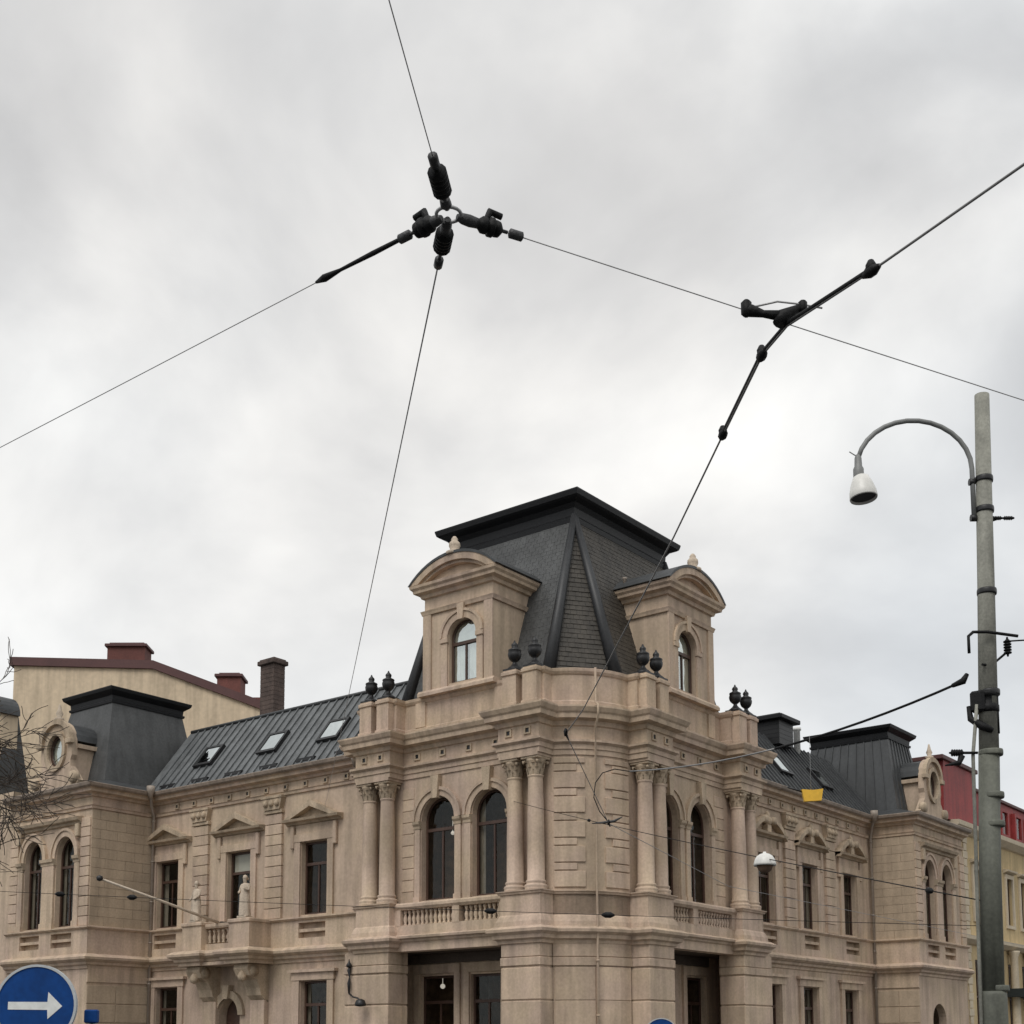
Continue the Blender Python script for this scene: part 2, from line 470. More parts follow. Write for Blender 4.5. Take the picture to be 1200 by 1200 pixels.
block_cache = {}
def block(fr, s0, s1, d0, d1, z0, z1, m='block', bev=0.012, name='stone_block'):
    key = (fr.kind, round(s1 - s0, 2), round(d1 - d0, 2), round(z1 - z0, 2), m)
    base = fr(s0, d0, z0)
    if key in block_cache:
        return inst(block_cache[key], name, pal, base)
    q = MB(); a = fr(s1, d1, z1) - base
    xs, ys = sorted((0, a.x)), sorted((0, a.y))
    q.box(xs[0], xs[1], ys[0], ys[1], 0, a.z, bev)
    o = q.build(name, m, pal, base)
    block_cache[key] = o
    return o

# ---- tower plan
CH = []                                           # convex corner between the two facades
p0, p1 = Vector((0.0, 1.65)), Vector((2.4, 0.0))
nrm = Vector((-(p0 - p1).y, (p0 - p1).x)).normalized()
if nrm.x > 0: nrm = -nrm
for k in range(9):
    t = k / 8
    q = p0.lerp(p1, t) + nrm * 0.42 * math.sin(math.pi * t) ** 0.8
    CH.append((q.x, q.y))
YL = dict(n0=1.65, n1=3.40, f0=8.75, f1=10.5, e=11.1)
XR = dict(n0=2.40, n1=4.15, f0=9.35, f1=11.1, e=11.75)
def tpath(pr, bay, side=0.12):
    return ([(1.1, YL['e']), (-side, YL['e']), (-side, YL['f1']), (-pr, YL['f1']), (-pr, YL['f0']), (-bay, YL['f0']), (-bay, YL['n1']), (-pr, YL['n1']), (-pr, YL['n0']), (0.0, YL['n0'])]
            + CH[1:-1]
            + [(XR['n0'], 0.0), (XR['n0'], -pr), (XR['n1'], -pr), (XR['n1'], -bay), (XR['f0'], -bay), (XR['f0'], -pr), (XR['f1'], -pr), (XR['f1'], -side), (XR['e'], -side), (XR['e'], 1.95)])

# corner wall, all storeys
c = MB()
c.sweep([(0, YL['n0'])] + CH[1:-1] + [(XR['n0'], 0)], [(0, 0), (0, 13.6)], caps=False)
c.build('corner_wall', 'stone', pal)

TWIN = {'L': (4.47, 6.97), 'R': (5.02, 7.42)}
for fr, D, key in ((LT, YL, 'L'), (RT, XR, 'R')):
    w1, w2 = TWIN[key]
    # upper wall with the two arched windows
    b = MB(fr)
    ww = 1.66 if key == 'L' else 1.6
    wall(b, D['n1'] - 0.02, D['f0'] + 0.02, 7.0, 11.9, [(w1, ww, 7.15, 10.2, 0.86), (w2, ww, 7.15, 10.2, 0.86)], 0.4)
    b.build('wall', 'stone', pal)
    # walls behind the column pairs and the tower's outer end
    for a0, a1 in ((D['n0'], D['n1']), (D['f0'], D['f1'])):
        b = MB(fr); b.box(a0, a1, -0.3, 0.0, 5.8, 11.95); b.build('wall', 'stone', pal)
    b = MB(fr); b.box(D['f1'], D['e'], -1.0, 0.12, 0, 13.6); b.build('wall', 'stone', pal)
    for k, cc in enumerate((w1, w2)):
        window(fr, cc, ww, 7.15, 10.2, 0.86, d=-0.3, transom=9.85, curtain=0.0 if k else 0.16)
        a = MB(fr)
        po, pi = outline(cc, ww + 0.62, 7.05, 10.2, 1.17)[2:], outline(cc, ww + 0.06, 7.05, 10.2, 0.89)[2:]
        a.ring(po, pi, 0, 0.09, closed=False)
        po2, pi2 = outline(cc, ww + 0.74, 7.05, 10.2, 1.23)[2:], outline(cc, ww + 0.52, 7.05, 10.2, 1.11)[2:]
        a.ring(po2, pi2, 0.0, 0.15, closed=False)
        a.build('arch_moulding', 'stone', pal)
        a = MB(fr)
        a.prism([(cc - 0.13, 10.98), (cc + 0.13, 10.98), (cc + 0.2, 11.84), (cc - 0.2, 11.84)], 0.0, 0.24)
        a.build('keystone', 'carve', pal)
    # jamb pilasters and impost caps
    mid = (w1 + w2) / 2
    for s0, s1 in ((w1 - ww / 2 - 0.3, w1 - ww / 2 - 0.03), (w1 + ww / 2 + 0.03, mid - 0.08), (mid + 0.08, w2 - ww / 2 - 0.03), (w2 + ww / 2 + 0.03, w2 + ww / 2 + 0.30)):
        a = MB(fr)
        a.box(s0, s1, 0, 0.08, 7.05, 9.92, 0.015)
        a.box(s0 - 0.02, s1 + 0.02, 0, 0.11, 7.05, 7.3)
        a.build('pilaster', 'stone', pal)
        a = MB(fr)
        a.extr([(0, 9.90), (0.1, 9.90), (0.11, 10.0), (0.17, 10.08), (0.18, 10.18), (0, 10.2)], s0 - 0.03, s1 + 0.03)
        a.build('impost', 'carve', pal)
    # stone courses either side of the window bay
    z = 7.1
    k = 0
    while z < 11.5:
        block(fr, D['n1'] + 0.0, w1 - ww / 2 - 0.36 - 0.0, -0.02, 0.03, z, z + 0.42)
        block(fr, w2 + ww / 2 + 0.36, D['f0'], -0.02, 0.03, z, z + 0.42)
        z += 0.445
    # balcony between the column bays
    b = MB(fr)
    b.box(D['n1'], D['f0'], -0.05, 0.38, 5.25, 5.62)
    b.extr([(0, 5.62), (0.44, 5.62), (0.47, 5.68), (0.60, 5.72), (0.62, 5.80), (0.5, 5.86), (0, 5.88)], D['n1'], D['f0'])
    b.build('balcony_slab', 'stone', pal)
    b = MB(fr)
    b.box(D['n1'], D['f0'], 0.12, 0.44, 5.87, 6.22)
    b.extr([(0.08, 6.80), (0.44, 6.80), (0.47, 6.84), (0.52, 6.9), (0.52, 7.0), (0.46, 7.06), (0.08, 7.06)], D['n1'], D['f0'])
    for q in (D['n1'] + 0.14, mid, D['f0'] - 0.14):
        b.box(q - 0.16, q + 0.16, 0.1, 0.45, 6.2, 6.82)
    b.build('balcony_rail', 'stone', pal)
    bal = MB()
    bal.lathe([(0.075, 0), (0.075, 0.06), (0.045, 0.09), (0.085, 0.22), (0.08, 0.28), (0.04, 0.42), (0.06, 0.47), (0.075, 0.5), (0.075, 0.6)], seg=10)
    nb = 22
    spots = [D['n1'] + 0.42 + (D['f0'] - D['n1'] - 0.84) * q / (nb - 1) for q in range(nb)]
    spots = [s for s in spots if abs(s - mid) > 0.2]
    b0 = bal.build('baluster', 'stone', pal, fr(spots[0], 0.28, 6.21))
    for s in spots[1:]: inst(b0, 'baluster', pal, fr(s, 0.28, 6.21))
    # loggia under the balcony
    b = MB(fr)
    l0, l1 = D['n1'], D['f0']
    off = 1.6
    W2 = {'L': ((5.95, 1.5), (8.35, 1.75)), 'R': ((7.1, 1.4), (9.6, 1.5))}[key]
    in0, in1 = l0 - 0.0, l1 + 2.2
    fi = Fr(fr.kind, fr.k + off)
    wb = MB(fi)
    wall(wb, in0, in1, 0, 5.3, [(W2[0][0], W2[0][1], 1.2, 4.42, 0), (W2[1][0], W2[1][1], 1.2, 4.42, 0)], 0.3)
    wb.build('loggia_wall', 'stone', pal)
    wb = MB(fr)
    ws = MB(fr); ws.face([(l0, 0, 0), (l0, -off, 0), (l0, -off, 5.3), (l0, 0, 5.3)]); ws.build('loggia_side', 'stone', pal)
    ws = MB(fr); ws.face([(l1, 0, 0), (l1 + 2.2, -off, 0), (l1 + 2.2, -off, 5.3), (l1, 0, 5.3)]); ws.build('loggia_side', 'stone', pal)
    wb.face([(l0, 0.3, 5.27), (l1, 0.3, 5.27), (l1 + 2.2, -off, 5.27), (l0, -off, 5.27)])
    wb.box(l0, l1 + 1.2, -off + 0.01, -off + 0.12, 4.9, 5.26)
    wb.build('loggia_ceiling', 'loggiashade', pal)  # shade under the balcony painted dark on the ceiling and top of wall
    for cc, w in W2:
        window(fi, cc, w, 1.2, 4.42, 0, d=-0.2, transom=3.4, curtain=0)
        a = MB(fi)
        a.box(cc - w / 2 - 0.3, cc - w / 2 - 0.02, 0, 0.1, 0.9, 4.5)
        a.box(cc + w / 2 + 0.02, cc + w / 2 + 0.3, 0, 0.1, 0.9, 4.5)
        a.box(cc - w / 2 - 0.3, cc + w / 2 + 0.3, 0, 0.12, 4.5, 4.85)
        a.build('window_surround', 'stone', pal)
    # entablature soffits, column plinths and piers
    for a0, a1 in ((D['n0'], D['n1']), (D['f0'], D['f1'])):
        a = MB(fr); a.box(a0 + 0.01, a1 - 0.01, -0.1, PR + 0.04, 11.80, 11.92); a.build('soffit', 'stone', pal)
        # ground pier in stone courses
        zz = [0.12, 1.25, 2.27, 3.26, 4.42]
        far = a0 == D['f0']
        e1 = D['e'] if far else a1
        for q in range(4):
            block(fr, a0 + 0.02, e1 - 0.02, -0.35, PR - 0.04, zz[q] + 0.02, zz[q + 1] - 0.02, bev=0.03)
        a = MB(fr); a.box(a0 + 0.06, e1 - 0.06, -0.3, PR - 0.09, 0.05, 5.3); a.build('pier_core', 'stone', pal)
        a = MB(fr); a.box(a0, e1, -0.35, PR - 0.02, 4.46, 4.75, 0.02); a.box(a0 + 0.03, e1 - 0.03, -0.35, PR - 0.05, 4.78, 5.25, 0.01)
        a.build('pier_capital', 'stone', pal)

# chamfer masonry: corner quoins above, coursed blocks below
def arc_block(t0, t1, z0, z1, o=0.035, n=3, name='stone_block'):
    q = MB()
    def pt(t):
        x = t * 8; i = min(7, int(x)); f = x - i
        a, b = Vector(CH[i]), Vector(CH[i + 1]); return a.lerp(b, f)
    path = [tuple(pt(t0 + (t1 - t0) * k / n)) for k in range(n + 1)]
    q.sweep(path, [(-0.02, z0), (o - 0.01, z0), (o, z0 + 0.012), (o, z1 - 0.012), (o - 0.01, z1), (-0.02, z1)])
    return q.build(name, 'block', pal)
z = 7.18
k = 0
for h in (0.60, 0.28) * 5 + (0.5,):
    if z + h > 11.82: h = 11.82 - z
    if h < 0.1: break
    L = 0.37 if k % 2 == 0 else 0.27
    arc_block(0.02, L, z + 0.022, z + h - 0.022, 0.06); arc_block(1 - L, 0.98, z + 0.022, z + h - 0.022, 0.06)
    z += h; k += 1
for z0, z1 in ((0.15, 1.24), (1.26, 2.26), (2.28, 3.25), (3.27, 4.41)):
    arc_block(0.02, 0.475, z0, z1, 0.05); arc_block(0.49, 0.98, z0, z1, 0.05)
arc_block(0.0, 1.0, 4.46, 4.75, 0.07, 8, 'corner_band')
arc_block(0.0, 1.0, 4.78, 5.25, 0.04, 8, 'corner_band')

# columns
cb = MB()
cb.lathe([(0.40, 0), (0.40, 0.1), (0.39, 0.11), (0.42, 0.16), (0.40, 0.22), (0.35, 0.24), (0.34, 0.28), (0.37, 0.32), (0.35, 0.37), (0.31, 0.40),
          (0.305, 1.6), (0.29, 2.8), (0.262, 4.0), (0.26, 4.02), (0.29, 4.05), (0.29, 4.1), (0.26, 4.12)], seg=28)
def capital_mesh(parent, off):
    q = MB()
    q.lathe([(0.26, 4.1), (0.27, 4.2), (0.29, 4.4), (0.33, 4.58), (0.38, 4.66)], seg=24)
    for ring_, (r0, z0, h, n, ph) in enumerate(((0.27, 4.11, 0.27, 8, 0), (0.285, 4.27, 0.27, 8, 0.39))):
        for k in range(n):
            a = 2 * math.pi * k / n + ph
            u, w = Vector((math.cos(a), math.sin(a), 0)), Vector((-math.sin(a), math.cos(a), 0))
            prev = None
            for t, (o, hw) in enumerate(((0.0, 0.09), (0.03, 0.10), (0.06, 0.08), (0.13, 0.035))):
                zz = z0 + h * (0, 0.5, 0.92, 0.86)[t]
                cpt = u * (r0 + o)
                row = [q.bm.verts.new(cpt - w * hw + Vector((0, 0, zz))), q.bm.verts.new(cpt + u * 0.02 + Vector((0, 0, zz))), q.bm.verts.new(cpt + w * hw + Vector((0, 0, zz)))]
                if prev:
                    q.bm.faces.new((prev[0], prev[1], row[1], row[0])); q.bm.faces.new((prev[1], prev[2], row[2], row[1]))
                prev = row
    for k in range(4):
        a = math.pi / 4 + k * math.pi / 2
        q.tube([(math.cos(a) * 0.27, math.sin(a) * 0.27, 4.5), (math.cos(a) * 0.36, math.sin(a) * 0.36, 4.6), (math.cos(a) * 0.44, math.sin(a) * 0.44, 4.58), (math.cos(a) * 0.42, math.sin(a) * 0.42, 4.5)], [0.03, 0.045, 0.05, 0.04], 6)
    q.box(-0.38, 0.38, -0.38, 0.38, 4.66, 4.76, 0.02)
    return q.build('capital', 'carve', parent)
first = None
for fr, ss in ((LT, (2.06, 2.97, 9.18, 10.09)), (RT, (2.83, 3.74, 9.78, 10.7))):
    for s in ss:
        p = fr(s, 0.42, 7.05)
        if first is None:
            first = cb.build('column', 'stone', pal, p); capital_mesh(first, None)
        else:
            inst(first, 'column', pal, p)

# tower cornices
a = MB()
a.sweep(tpath(PR - 0.02, 0.0), [(0, 11.9), (0.05, 11.9), (0.05, 12.08), (0.09, 12.1), (0.09, 12.26), (0.2, 12.34), (0.2, 12.42), (0.03, 12.46), (0.03, 12.95), (0, 12.95)])
a.build('architrave', 'stone', pal)
a = MB()
a.sweep(tpath(PR - 0.02, 0.0), [(0, 12.9), (0.1, 12.95), (0.14, 13.1), (0.38, 13.16), (0.40, 13.32), (0.46, 13.38), (0.53, 13.52), (0.53, 13.58), (0.0, 13.66)])
a.build('cornice', 'stone', pal)
# small square frieze vents
for fr, D in ((LT, YL), (RT, XR)):
    for s in [D['n1'] + 0.75 + k * 1.28 for k in range(4)] + [D['n0'] + 0.45, D['n0'] + 1.3, D['f0'] + 0.45, D['f0'] + 1.3]:
        dd = 0.0 if D['n1'] < s < D['f0'] else PR - 0.02
        a = MB(fr); a.ring([(s - .15, 12.58), (s + .15, 12.58), (s + .15, 12.86), (s - .15, 12.86)], [(s - .08, 12.64), (s + .08, 12.64), (s + .08, 12.8), (s - .08, 12.8)], dd + 0.02, dd + 0.08)
        o = a.build('frieze_rosette', 'carve', pal)
        a = MB(fr); a.box(s - .08, s + .08, dd + 0.02, dd + 0.04, 12.64, 12.8); a.build('vent_hole', 'black', o)
a = MB()
a.sweep(tpath(PR - 0.06, 0.0), [(0, 6.96), (0.06, 6.96), (0.08, 7.02), (0.12, 7.05), (0.12, 7.08), (0, 7.1)])
a.build('sill_band', 'stone', pal)
a = MB()
a.sweep(tpath(PR - 0.06, -0.02), [(0.14, 5.8), (0.12, 6.0), (0.05, 6.18), (0, 6.24), (0, 6.97)])
a.build('pedestal_wall', 'stone', pal)
a = MB()
a.sweep(tpath(PR - 0.04, 0.1), [(0, 5.22), (0.06, 5.24), (0.08, 5.34), (0.2, 5.4), (0.22, 5.52), (0.26, 5.55), (0.36, 5.62), (0.38, 5.72), (0.2, 5.82), (0, 5.86)])
a.build('belt_cornice', 'stone', pal)

# parapet
a = MB()
a.sweep(tpath(0.42, -0.08, 0.0), [(0.1, 13.62), (0.1, 13.82), (0.0, 13.88), (0, 14.8), (0.04, 14.83), (0.09, 14.92), (0.1, 15.02), (0.0, 15.06), (-0.35, 15.08), (-0.35, 13.7)])
a.build('parapet', 'stone', pal)
for fr, ss in ((LT, (2.06, 2.97, 9.18, 10.09)), (RT, (2.83, 3.74, 9.78, 10.7))):
    for s in ss:
        a = MB(fr)
        a.box(s - 0.36, s + 0.36, 0.1, 0.80, 13.6, 13.84, 0.015)
        a.box(s - 0.31, s + 0.31, 0.1, 0.75, 13.84, 14.86)
        a.box(s - 0.36, s + 0.36, 0.05, 0.80, 14.86, 15.0, 0.02)
        a.box(s - 0.30, s + 0.30, 0.1, 0.74, 15.0, 15.06)
        a.build('parapet_post', 'stone', pal)
for fr, ss in ((LT, (4.0, 7.9)), (RT, (5.0, 8.6))):
    for s in ss:
        a = MB(fr); a.box(s - 0.25, s + 0.25, -0.1, 0.0, 13.86, 14.82, 0.01); a.build('parapet_pilaster', 'stone', pal)

# tower mansard
B1, B2 = Vector((0.75, 2.45, 14.6)), Vector((3.1, 0.75, 14.6))
F1, F2 = Vector((0.75, 9.5, 14.6)), Vector((10.4, 0.75, 14.6))
T = Vector((3.35, 2.95, 22.15)); TL = Vector((3.35, 9.1, 22.15)); TR = Vector((9.95, 2.95, 22.15)); TB = Vector((9.95, 9.1, 22.15))
G1, G2 = Vector((3.1, 11.3, 14.6)), Vector((12.3, 2.45, 14.6))
def quad_roof(name, pts, m):
    q = MB(); q.bm.faces.new([q.bm.verts.new(p) for p in pts]); return q.build(name, m, pal)
q = MB()
for pts in ((B1, T, TL, F1), (B2, F2, TR, T), (B1, B2, T), (F1, TL, G1), (G1, TL, TB, (12.3, 11.3, 14.6)), (F2, G2, TR), (G2, (12.3, 11.3, 14.6), TB, TR)):
    q.bm.faces.new([q.bm.verts.new(p) for p in pts])
mans = q.build('mansard_roof', 'roofdark', pal)
def slate_face(p00, p01, p10, p11, rows, w0, parent, m='slate', hk=0.8):
    """Overlapping slates on the quad from the base edge p00-p01 up to the top edge p10-p11."""
    q = MB()
    nrm = (p01 - p00).cross(p10 - p00).normalized()
    if nrm.dot(Vector((-1, -1, 0.3))) < 0: nrm = -nrm
    for r in range(rows):
        t0, t1 = r / rows, min(1, (r + 1.15) / rows)
        a0, a1 = p00.lerp(p10, t0), p01.lerp(p11, t0)
        b0, b1 = p00.lerp(p10, t1), p01.lerp(p11, t1)
        ln = (a1 - a0).length
        n = max(1, round(ln / w0)); st = 0.5 if r % 2 else 0
        for k in range(n + (1 if st else 0)):
            u0, u1 = max(0, (k - st) / n), min(1, (k + 1 - st) / n)
            g_ = 0.006 / max(ln, 0.2)
            if u1 - u0 < 3 * g_: continue
            u0 += g_; u1 -= g_
            h = (0.035 + random.random() * 0.02) * hk
            P = [a0.lerp(a1, u0) + nrm * h, a0.lerp(a1, u1) + nrm * h, b0.lerp(b1, u1) + nrm * 0.012, b0.lerp(b1, u0) + nrm * 0.012,
                 a0.lerp(a1, u0) + nrm * 0.0, a0.lerp(a1, u1) + nrm * 0.0]
            vs = [q.bm.verts.new(p) for p in P]
            q.bm.faces.new(vs[:4]); q.bm.faces.new((vs[4], vs[5], vs[1], vs[0]))
    o = q.build('slate_tiling', m, parent)
    o['kind'] = 'stuff'
    return o
slate_face(B1, B2, T, T + Vector((0.02, -0.02, 0)), 38, 0.26, mans)
slate_face(B2, F2, T, TR, 40, 0.28, mans, 'slate', 0.5)
slate_face(F1, B1, TL, T, 44, 0.30, mans, 'slategrey', 0.35)
for p, w in ((B1, T), (B2, T), (F1, TL), (F2, TR)):
    q = MB()
    dd = Vector((-0.09, -0.09, 0.0))
    sid = (w - p).normalized()
    q.tube([p + dd * 0.6, p.lerp(w, 0.5) + dd * 0.6, w + dd * 0.6], [0.27, 0.2, 0.13], 10)
    q.build('hip_roll', 'hipmetal', pal)
# cap
a = MB()
cp = [(9.95, 2.95), (9.95, 9.1), (3.35, 9.1), (3.35, 2.95)]
a.sweep(cp[::1] if False else [(3.35, 9.1), (3.35, 2.95), (9.95, 2.95), (9.95, 9.1)],
        [(-0.15, 21.86), (0.12, 21.86), (0.15, 22.04), (0.06, 22.16), (0.08, 22.45), (0.2, 22.62), (0.42, 22.72), (0.5, 22.78), (0.55, 22.95), (0.55, 23.0), (-0.6, 23.12)], caps=False, closed=True)
a.face([(3.9, 3.5, 23.115), (9.4, 3.5, 23.115), (9.4, 8.5, 23.115), (3.9, 8.5, 23.115)])
a.build('roof_cap', 'capmetal', pal)
for s in (6.4, 6.95):
    a = MB(); yy = 2.0 + (s - 6.4) * 0.05
    a.lathe([(0.07, 0), (0.07, 0.5), (0.09, 0.52), (0.09, 0.58)], (s - 1.2, yy - 0.15, 19.35), 10); a.build('vent_pipe', 'pipe', pal)

# dormers of the tower
def dormer(fr, c, wc, ww):
    base = fr(c, 0, 14.95)
    t = MB(fr)
    hw = 1.68
    wl = MB(fr)
    wall(wl, c - hw, c + hw, 15.02, 19.0, [(wc, ww, 15.32, 17.1, 0.62)], 0.3)
    for s in (c - hw, c + hw):
        wl.face([(s, 0, 15.0), (s, -2.9, 15.0), (s, -2.9, 19.3), (s, 0, 19.0)])
    body = wl.build('dormer', 'plaster', pal)
    for ob in (window(fr, wc, ww, 15.32, 17.1, 0.62, d=-0.2, ft=0.08, transom=16.85, mull=True, curtain=0, fullcurtain='gap', room=0.7, glass='oldglass'),):
        ob.parent = pal
    a = MB(fr)
    a.extr([(-0.2, 14.98), (0.22, 14.98), (0.22, 15.1), (0.14, 15.2), (-0.2, 15.22)], c - hw - 0.18, c + hw + 0.18)
    a.build('sill', 'stone', body)
    a = MB(fr)
    po, pi = outline(wc, ww + 0.66, 15.2, 17.1, 0.95)[2:], outline(wc, ww + 0.04, 15.2, 17.1, 0.64)[2:]
    a.ring(po, pi, 0, 0.10, closed=False)
    po, pi = outline(wc, ww + 0.76, 15.2, 17.1, 1.0)[2:], outline(wc, ww + 0.55, 15.2, 17.1, 0.9)[2:]
    a.ring(po, pi, 0, 0.15, closed=False)
    for sg in (-1, 1):
        x = wc + sg * (ww / 2 + 0.19)
        a.box(x - 0.15, x + 0.15, 0, 0.08, 15.22, 16.9); a.box(x - 0.19, x + 0.19, 0, 0.13, 16.9, 17.1, 0.02)
    a.prism([(wc - 0.12, 17.68), (wc + 0.12, 17.68), (wc + 0.17, 18.3), (wc - 0.17, 18.3)], 0, 0.18)
    a.build('window_surround', 'stone', body)
    for sg in (-1, 1):
        x = c + sg * (hw - 0.17)
        a = MB(fr); a.box(x - 0.2, x + 0.2, 0.0, 0.07, 15.22, 18.2); a.build('pilaster', 'stone', body)
    k = fr(c, 0, 0)
    # cornices on three sides
    cor = [fr(c - hw, -2.6, 0), fr(c - hw, 0, 0), fr(c + hw, 0, 0), fr(c + hw, -2.6, 0)]
    if fr.kind == 'L': cor = cor[::-1]
    path = [(p.x, p.y) for p in cor]
    a = MB(); a.sweep(path, [(-0.05, 18.2), (0.08, 18.2), (0.1, 18.28), (0.13, 18.36), (0.05, 18.4), (-0.05, 18.4)]); a.build('moulding', 'stone', body)
    a = MB(); a.sweep(path, [(-0.05, 18.84), (0.1, 18.88), (0.14, 19.0), (0.32, 19.06), (0.34, 19.16), (0.42, 19.24), (0.44, 19.34), (-0.05, 19.4)]); a.build('cornice', 'stone', body)
    # segmental pediment
    def arc(w, zb, h, n=16):
        Rr = (w * w + h * h) / (2 * h); out_ = []
        th = math.asin(w / Rr)
        for k_ in range(n + 1):
            q_ = -th + 2 * th * k_ / n
            out_.append((c + Rr * math.sin(q_), zb + h - Rr + Rr * math.cos(q_)))
        return out_
    a = MB(fr)
    a.ring(arc(2.14, 19.36, 0.86), arc(1.70, 19.38, 0.58), -0.1, 0.40, closed=False)
    a.ring(arc(2.0, 19.36, 0.77), arc(1.5, 19.38, 0.47), -0.1, 0.28, closed=False)
    a.build('pediment', 'stone', body)
    a = MB(fr); a.prism(arc(1.8, 19.36, 0.68)[::-1], -0.055, 0.06); a.build('tympanum', 'plaster', body)
    a = MB(fr); a.prism(arc(2.13, 19.37, 0.84), -2.9, -0.06)
    a.ring(arc(2.2, 19.38, 0.94), arc(2.12, 19.36, 0.855), -2.9, 0.43, closed=False)
    a.build('dormer_roof', 'roofdark', body)
    a = MB()
    p = fr(c + 0.05, 0.15, 20.22)
    a.lathe([(0.34, 0), (0.34, 0.12), (0.22, 0.16), (0.16, 0.22), (0.22, 0.36), (0.21, 0.48), (0.12, 0.58), (0.13, 0.64), (0.06, 0.74), (0.0, 0.76)], p, 14)
    a.build('finial', 'statue', body)
dormer(Fr('L', -0.02), 5.98, 5.74, 1.36)
dormer(Fr('R', -0.02), 6.97, 6.62, 1.36)

# ---- the wings
wing_z = dict(belt=5.8)
def shutter_win(fr, c, top, **k): return window(fr, c, 1.6, 7.2, top, 0, d=-0.26, **k)
def pediment_window(fr, c, top, broken=False, w=1.6):
    a = MB(fr)
    for sg in (-1, 1):
        x = c + sg * (w / 2 + 0.19)
        a.box(x - 0.17, x + 0.17, 0, 0.1, 7.1, top + 0.02)
        a.box(c + sg * (w / 2 + 0.47) - 0.1, c + sg * (w / 2 + 0.47) + 0.1, 0, 0.16, top - 0.25, top + 0.72, 0.03)
    a.box(c - w / 2 - 0.36, c + w / 2 + 0.36, 0, 0.12, top + 0.02, top + 0.34)
    a.box(c - w / 2 - 0.3, c + w / 2 + 0.3, 0, 0.06, top + 0.34, top + 0.74)
    a.build('window_surround', 'stone', pal)
    a = MB(fr)
    hb, ze, za = w / 2 + 0.86, top + 0.78, top + 1.72
    a.extr([(0, ze - 0.04), (0.12, ze), (0.16, ze + 0.06), (0.36, ze + 0.1), (0.4, ze + 0.2), (0, ze + 0.24)], c - hb, c + hb)
    if not broken:
        for sg in (-1, 1):
            po = [(c + sg * hb, ze + 0.16), (c + sg * (hb - 0.42), ze + 0.18), (c, za - 0.28), (c, za)]
            a.prism(po if sg < 0 else po[::-1], 0, 0.38)
        a.prism([(c - hb + 0.3, ze + 0.2), (c + hb - 0.3, ze + 0.2), (c, za - 0.2)], 0, 0.07)
    else:
        for sg in (-1, 1):
            pts = []
            for k in range(7):
                t = k / 6
                pts.append((c + sg * (hb - t * (hb - 0.42)), ze + 0.2 + 0.75 * math.sin(t * 1.35)))
            lo = [(x, z_ - 0.24) for x, z_ in pts]
            a.ring(pts, lo, 0, 0.36, closed=False)
            a.lathe([(0.02, -.18), (0.17, -.17), (0.2, 0), (0.17, .17), (0.02, .18)], fr(c + sg * 0.42, 0.2, ze + 0.78), 10, axis=(Matrix.Rotation(R(90), 3, 'Y') if fr.kind == 'L' else Matrix.Rotation(R(90), 3, 'X')))
        a.box(c - 0.18, c + 0.18, 0, 0.3, ze + 0.2, ze + 0.55, 0.02)
        a.lathe([(0.1, 0), (0.19, 0.12), (0.22, 0.3), (0.1, 0.45), (0.13, 0.55), (0.02, 0.7)], fr(c, 0.18, ze + 0.5), 10)
    a.build('pediment', 'carve', pal)

def pilaster(fr, c, w=1.05):
    z = 7.12
    while z < 11.6:
        block(fr, c - w / 2, c + w / 2, -0.05, 0.14, z + 0.012, z + 0.44)
        z += 0.455
    a = MB(fr); a.box(c - w / 2 - 0.05, c + w / 2 + 0.05, 0, 0.2, 11.68, 11.84, 0.02)
    a.prism([(c - w * 0.46, 11.84), (c + w * 0.46, 11.84), (c + w * 0.6, 12.34), (c - w * 0.6, 12.34)], 0, 0.26)
    for sg in (-1, 0, 1):
        a.lathe([(0.02, -.1), (0.12, -.08), (0.14, 0.05), (0.05, 0.2)], fr(c + sg * w * 0.34, 0.26, 12.08), 8)
    a.box(c - w * 0.62, c + w * 0.62, 0, 0.3, 12.34, 12.44)
    a.build('pilaster_capital', 'carve', pal)

